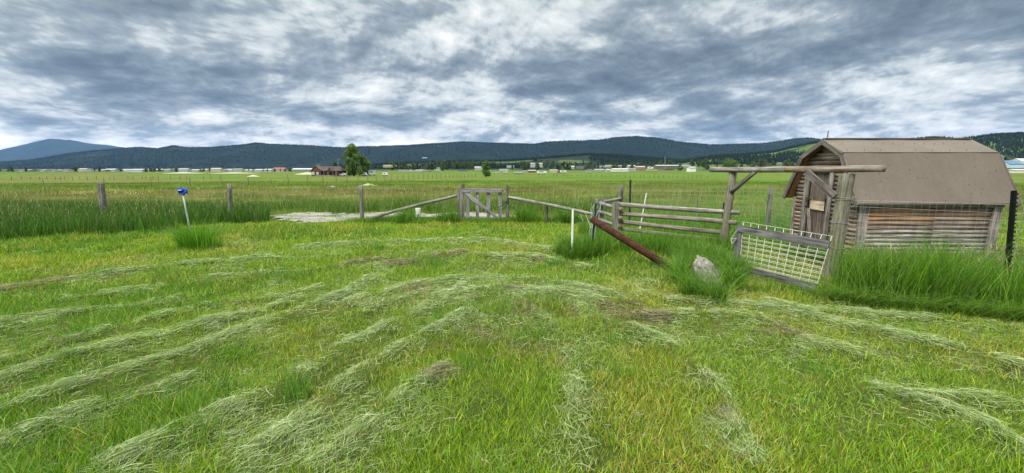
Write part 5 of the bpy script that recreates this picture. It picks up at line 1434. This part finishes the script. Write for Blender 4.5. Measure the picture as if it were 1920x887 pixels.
def seedheads():
    r = np.random.default_rng(31)
    x1, y1 = in_poly_pts(TALL_L, 1500, r); x2, y2 = in_poly_pts(BANK, 900, r); k = ~inpoly(x2, y2, SHED) & (y2 < 6.95); x2, y2 = x2[k], y2[k]
    x3, y3 = sample_fan(4500, 14.5, 34, 1.6, r, 1.3, 2); k = ~inpoly(x3, y3, GP); x3, y3 = x3[k], y3[k]
    x = np.concatenate([x1, x2, x3]); y = np.concatenate([y1, y2, y3]); n = len(x)
    h = np.concatenate([.45 + .25 * r.random(len(x1)), np.clip(1.7 - .2 * y2, .25, .66) * (.9 + .4 * r.random(len(x2))), .4 + .25 * r.random(len(x3))])
    c = pick([(.30, .27, .12), (.36, .31, .16), (.24, .26, .08), (.28, .19, .13)], [3, 2, 3, 1], n, r)
    z = height(x, y); az = r.random(n) * 6.28; ln = .1 + .3 * r.random(n)
    blades('seed_stalks', x, y, z, h, .004 * np.maximum(1, y / 6), az, ln, .3, c, M['hay'], 3, label='thin tan seed stalks standing above the tall grass', cat='grass')
    L = .05 + .04 * r.random(n)
    blades('seed_heads', x + np.cos(az) * h * ln * .82, y + np.sin(az) * h * ln * .82, z + h * .80, L, .012 * np.maximum(1, y / 9), az, .5, .2, c * .9, M['hay'], 2, label='brown tan seed heads at the tips of the tall grass', cat='grass')
seedheads()

def meadow():
    r = np.random.default_rng(8)
    x, y = sample_fan(260000, 14.3, 75, 1.7, r, 1.30, 2)
    ok = ~inpoly(x, y, GP) & (fbm(x, y, 2.5, 3) > .33 + .15 * r.random(len(x)))
    x, y = x[ok], y[ok]
    # extra rank growth just behind the gravel
    X = []; Y = []
    for px in np.linspace(490, 1180, 90):
        g = G(px, 391 + 4 * math.sin(px * .031)); a = g.x + r.normal(size=150) * .5; b = g.y + r.normal(size=150) * .9; X.append(a); Y.append(b)
    X = np.concatenate(X); Y = np.concatenate(Y); k = ~inpoly(X, Y, GP) & (Y > 14.5); X, Y = X[k], Y[k]
    tall('meadow_grass', X, Y, .20, .50, .018, 'rank dark green grass and weeds just beyond the gravel path', seed=20, cols=[(.045, .12, .014), (.07, .16, .016), (.11, .21, .02), (.19, .20, .07)], wts=(3, 3, 3, 2))
    n = len(x); m = fbm(x * .3, y * .8 + 5, 2.6, 4); rd = r.random(n)
    g = pick([(.085, .19, .012), (.12, .225, .014), (.065, .15, .014), (.15, .24, .022)], [3, 3, 2, 2], n, r)
    b = pick([(.25, .21, .09), (.22, .23, .055), (.28, .23, .12), (.20, .25, .04)], [2, 3, 1, 3], n, r)
    c = np.where((rd < np.clip((m - .40) * 4.5, .10, .92))[:, None], b, g)
    h = (.14 + .20 * r.random(n)) * (.6 + .8 * fbm(x + 9, y, 3, 2)); w = .009 * np.maximum(1, y / 15); c = c * (.15 + 1.45 * fbm(x * .35 + 3, y + 90, 1.6, 3))[:, None]
    blades('meadow_grass', x, y, height(x, y) - .03, h, w, r.random(n) * 6.28, .1 + .6 * r.random(n), .8 * r.random(n), c, M['grass'], 2, label='open hay meadow of green grass and brown seed heads beyond the fences', cat='grass')
    # little yellow and white flowers
    X = []; Y = []
    for _ in range(420):
        px = r.uniform(110, 290) if r.random() < .55 else r.uniform(0, 1150); py = r.uniform(364, 382); g_ = G(px, py); X.append(g_.x); Y.append(g_.y)
    x = np.array(X); y = np.array(Y); n = len(x); c = np.where((r.random(n) < .8)[:, None], np.array([[.55, .50, .03]]), np.array([[.6, .6, .55]]))
    z = height(x, y) + .38 + .12 * r.random(n); s = .022
    co = np.stack([np.stack([x - s, y, z], 1), np.stack([x, y - s, z + s * .4], 1), np.stack([x + s, y, z], 1), np.stack([x, y + s, z + s], 1)], 1).reshape(-1, 3)
    o = fast_mesh('wild_flowers', co, None, np.repeat(c, 4, 0), M['hay'], 'stuff', quads=np.arange(n * 4).reshape(-1, 4)); tag(o, 'scattered yellow and white wild flowers in the left meadow', 'flowers')
meadow()
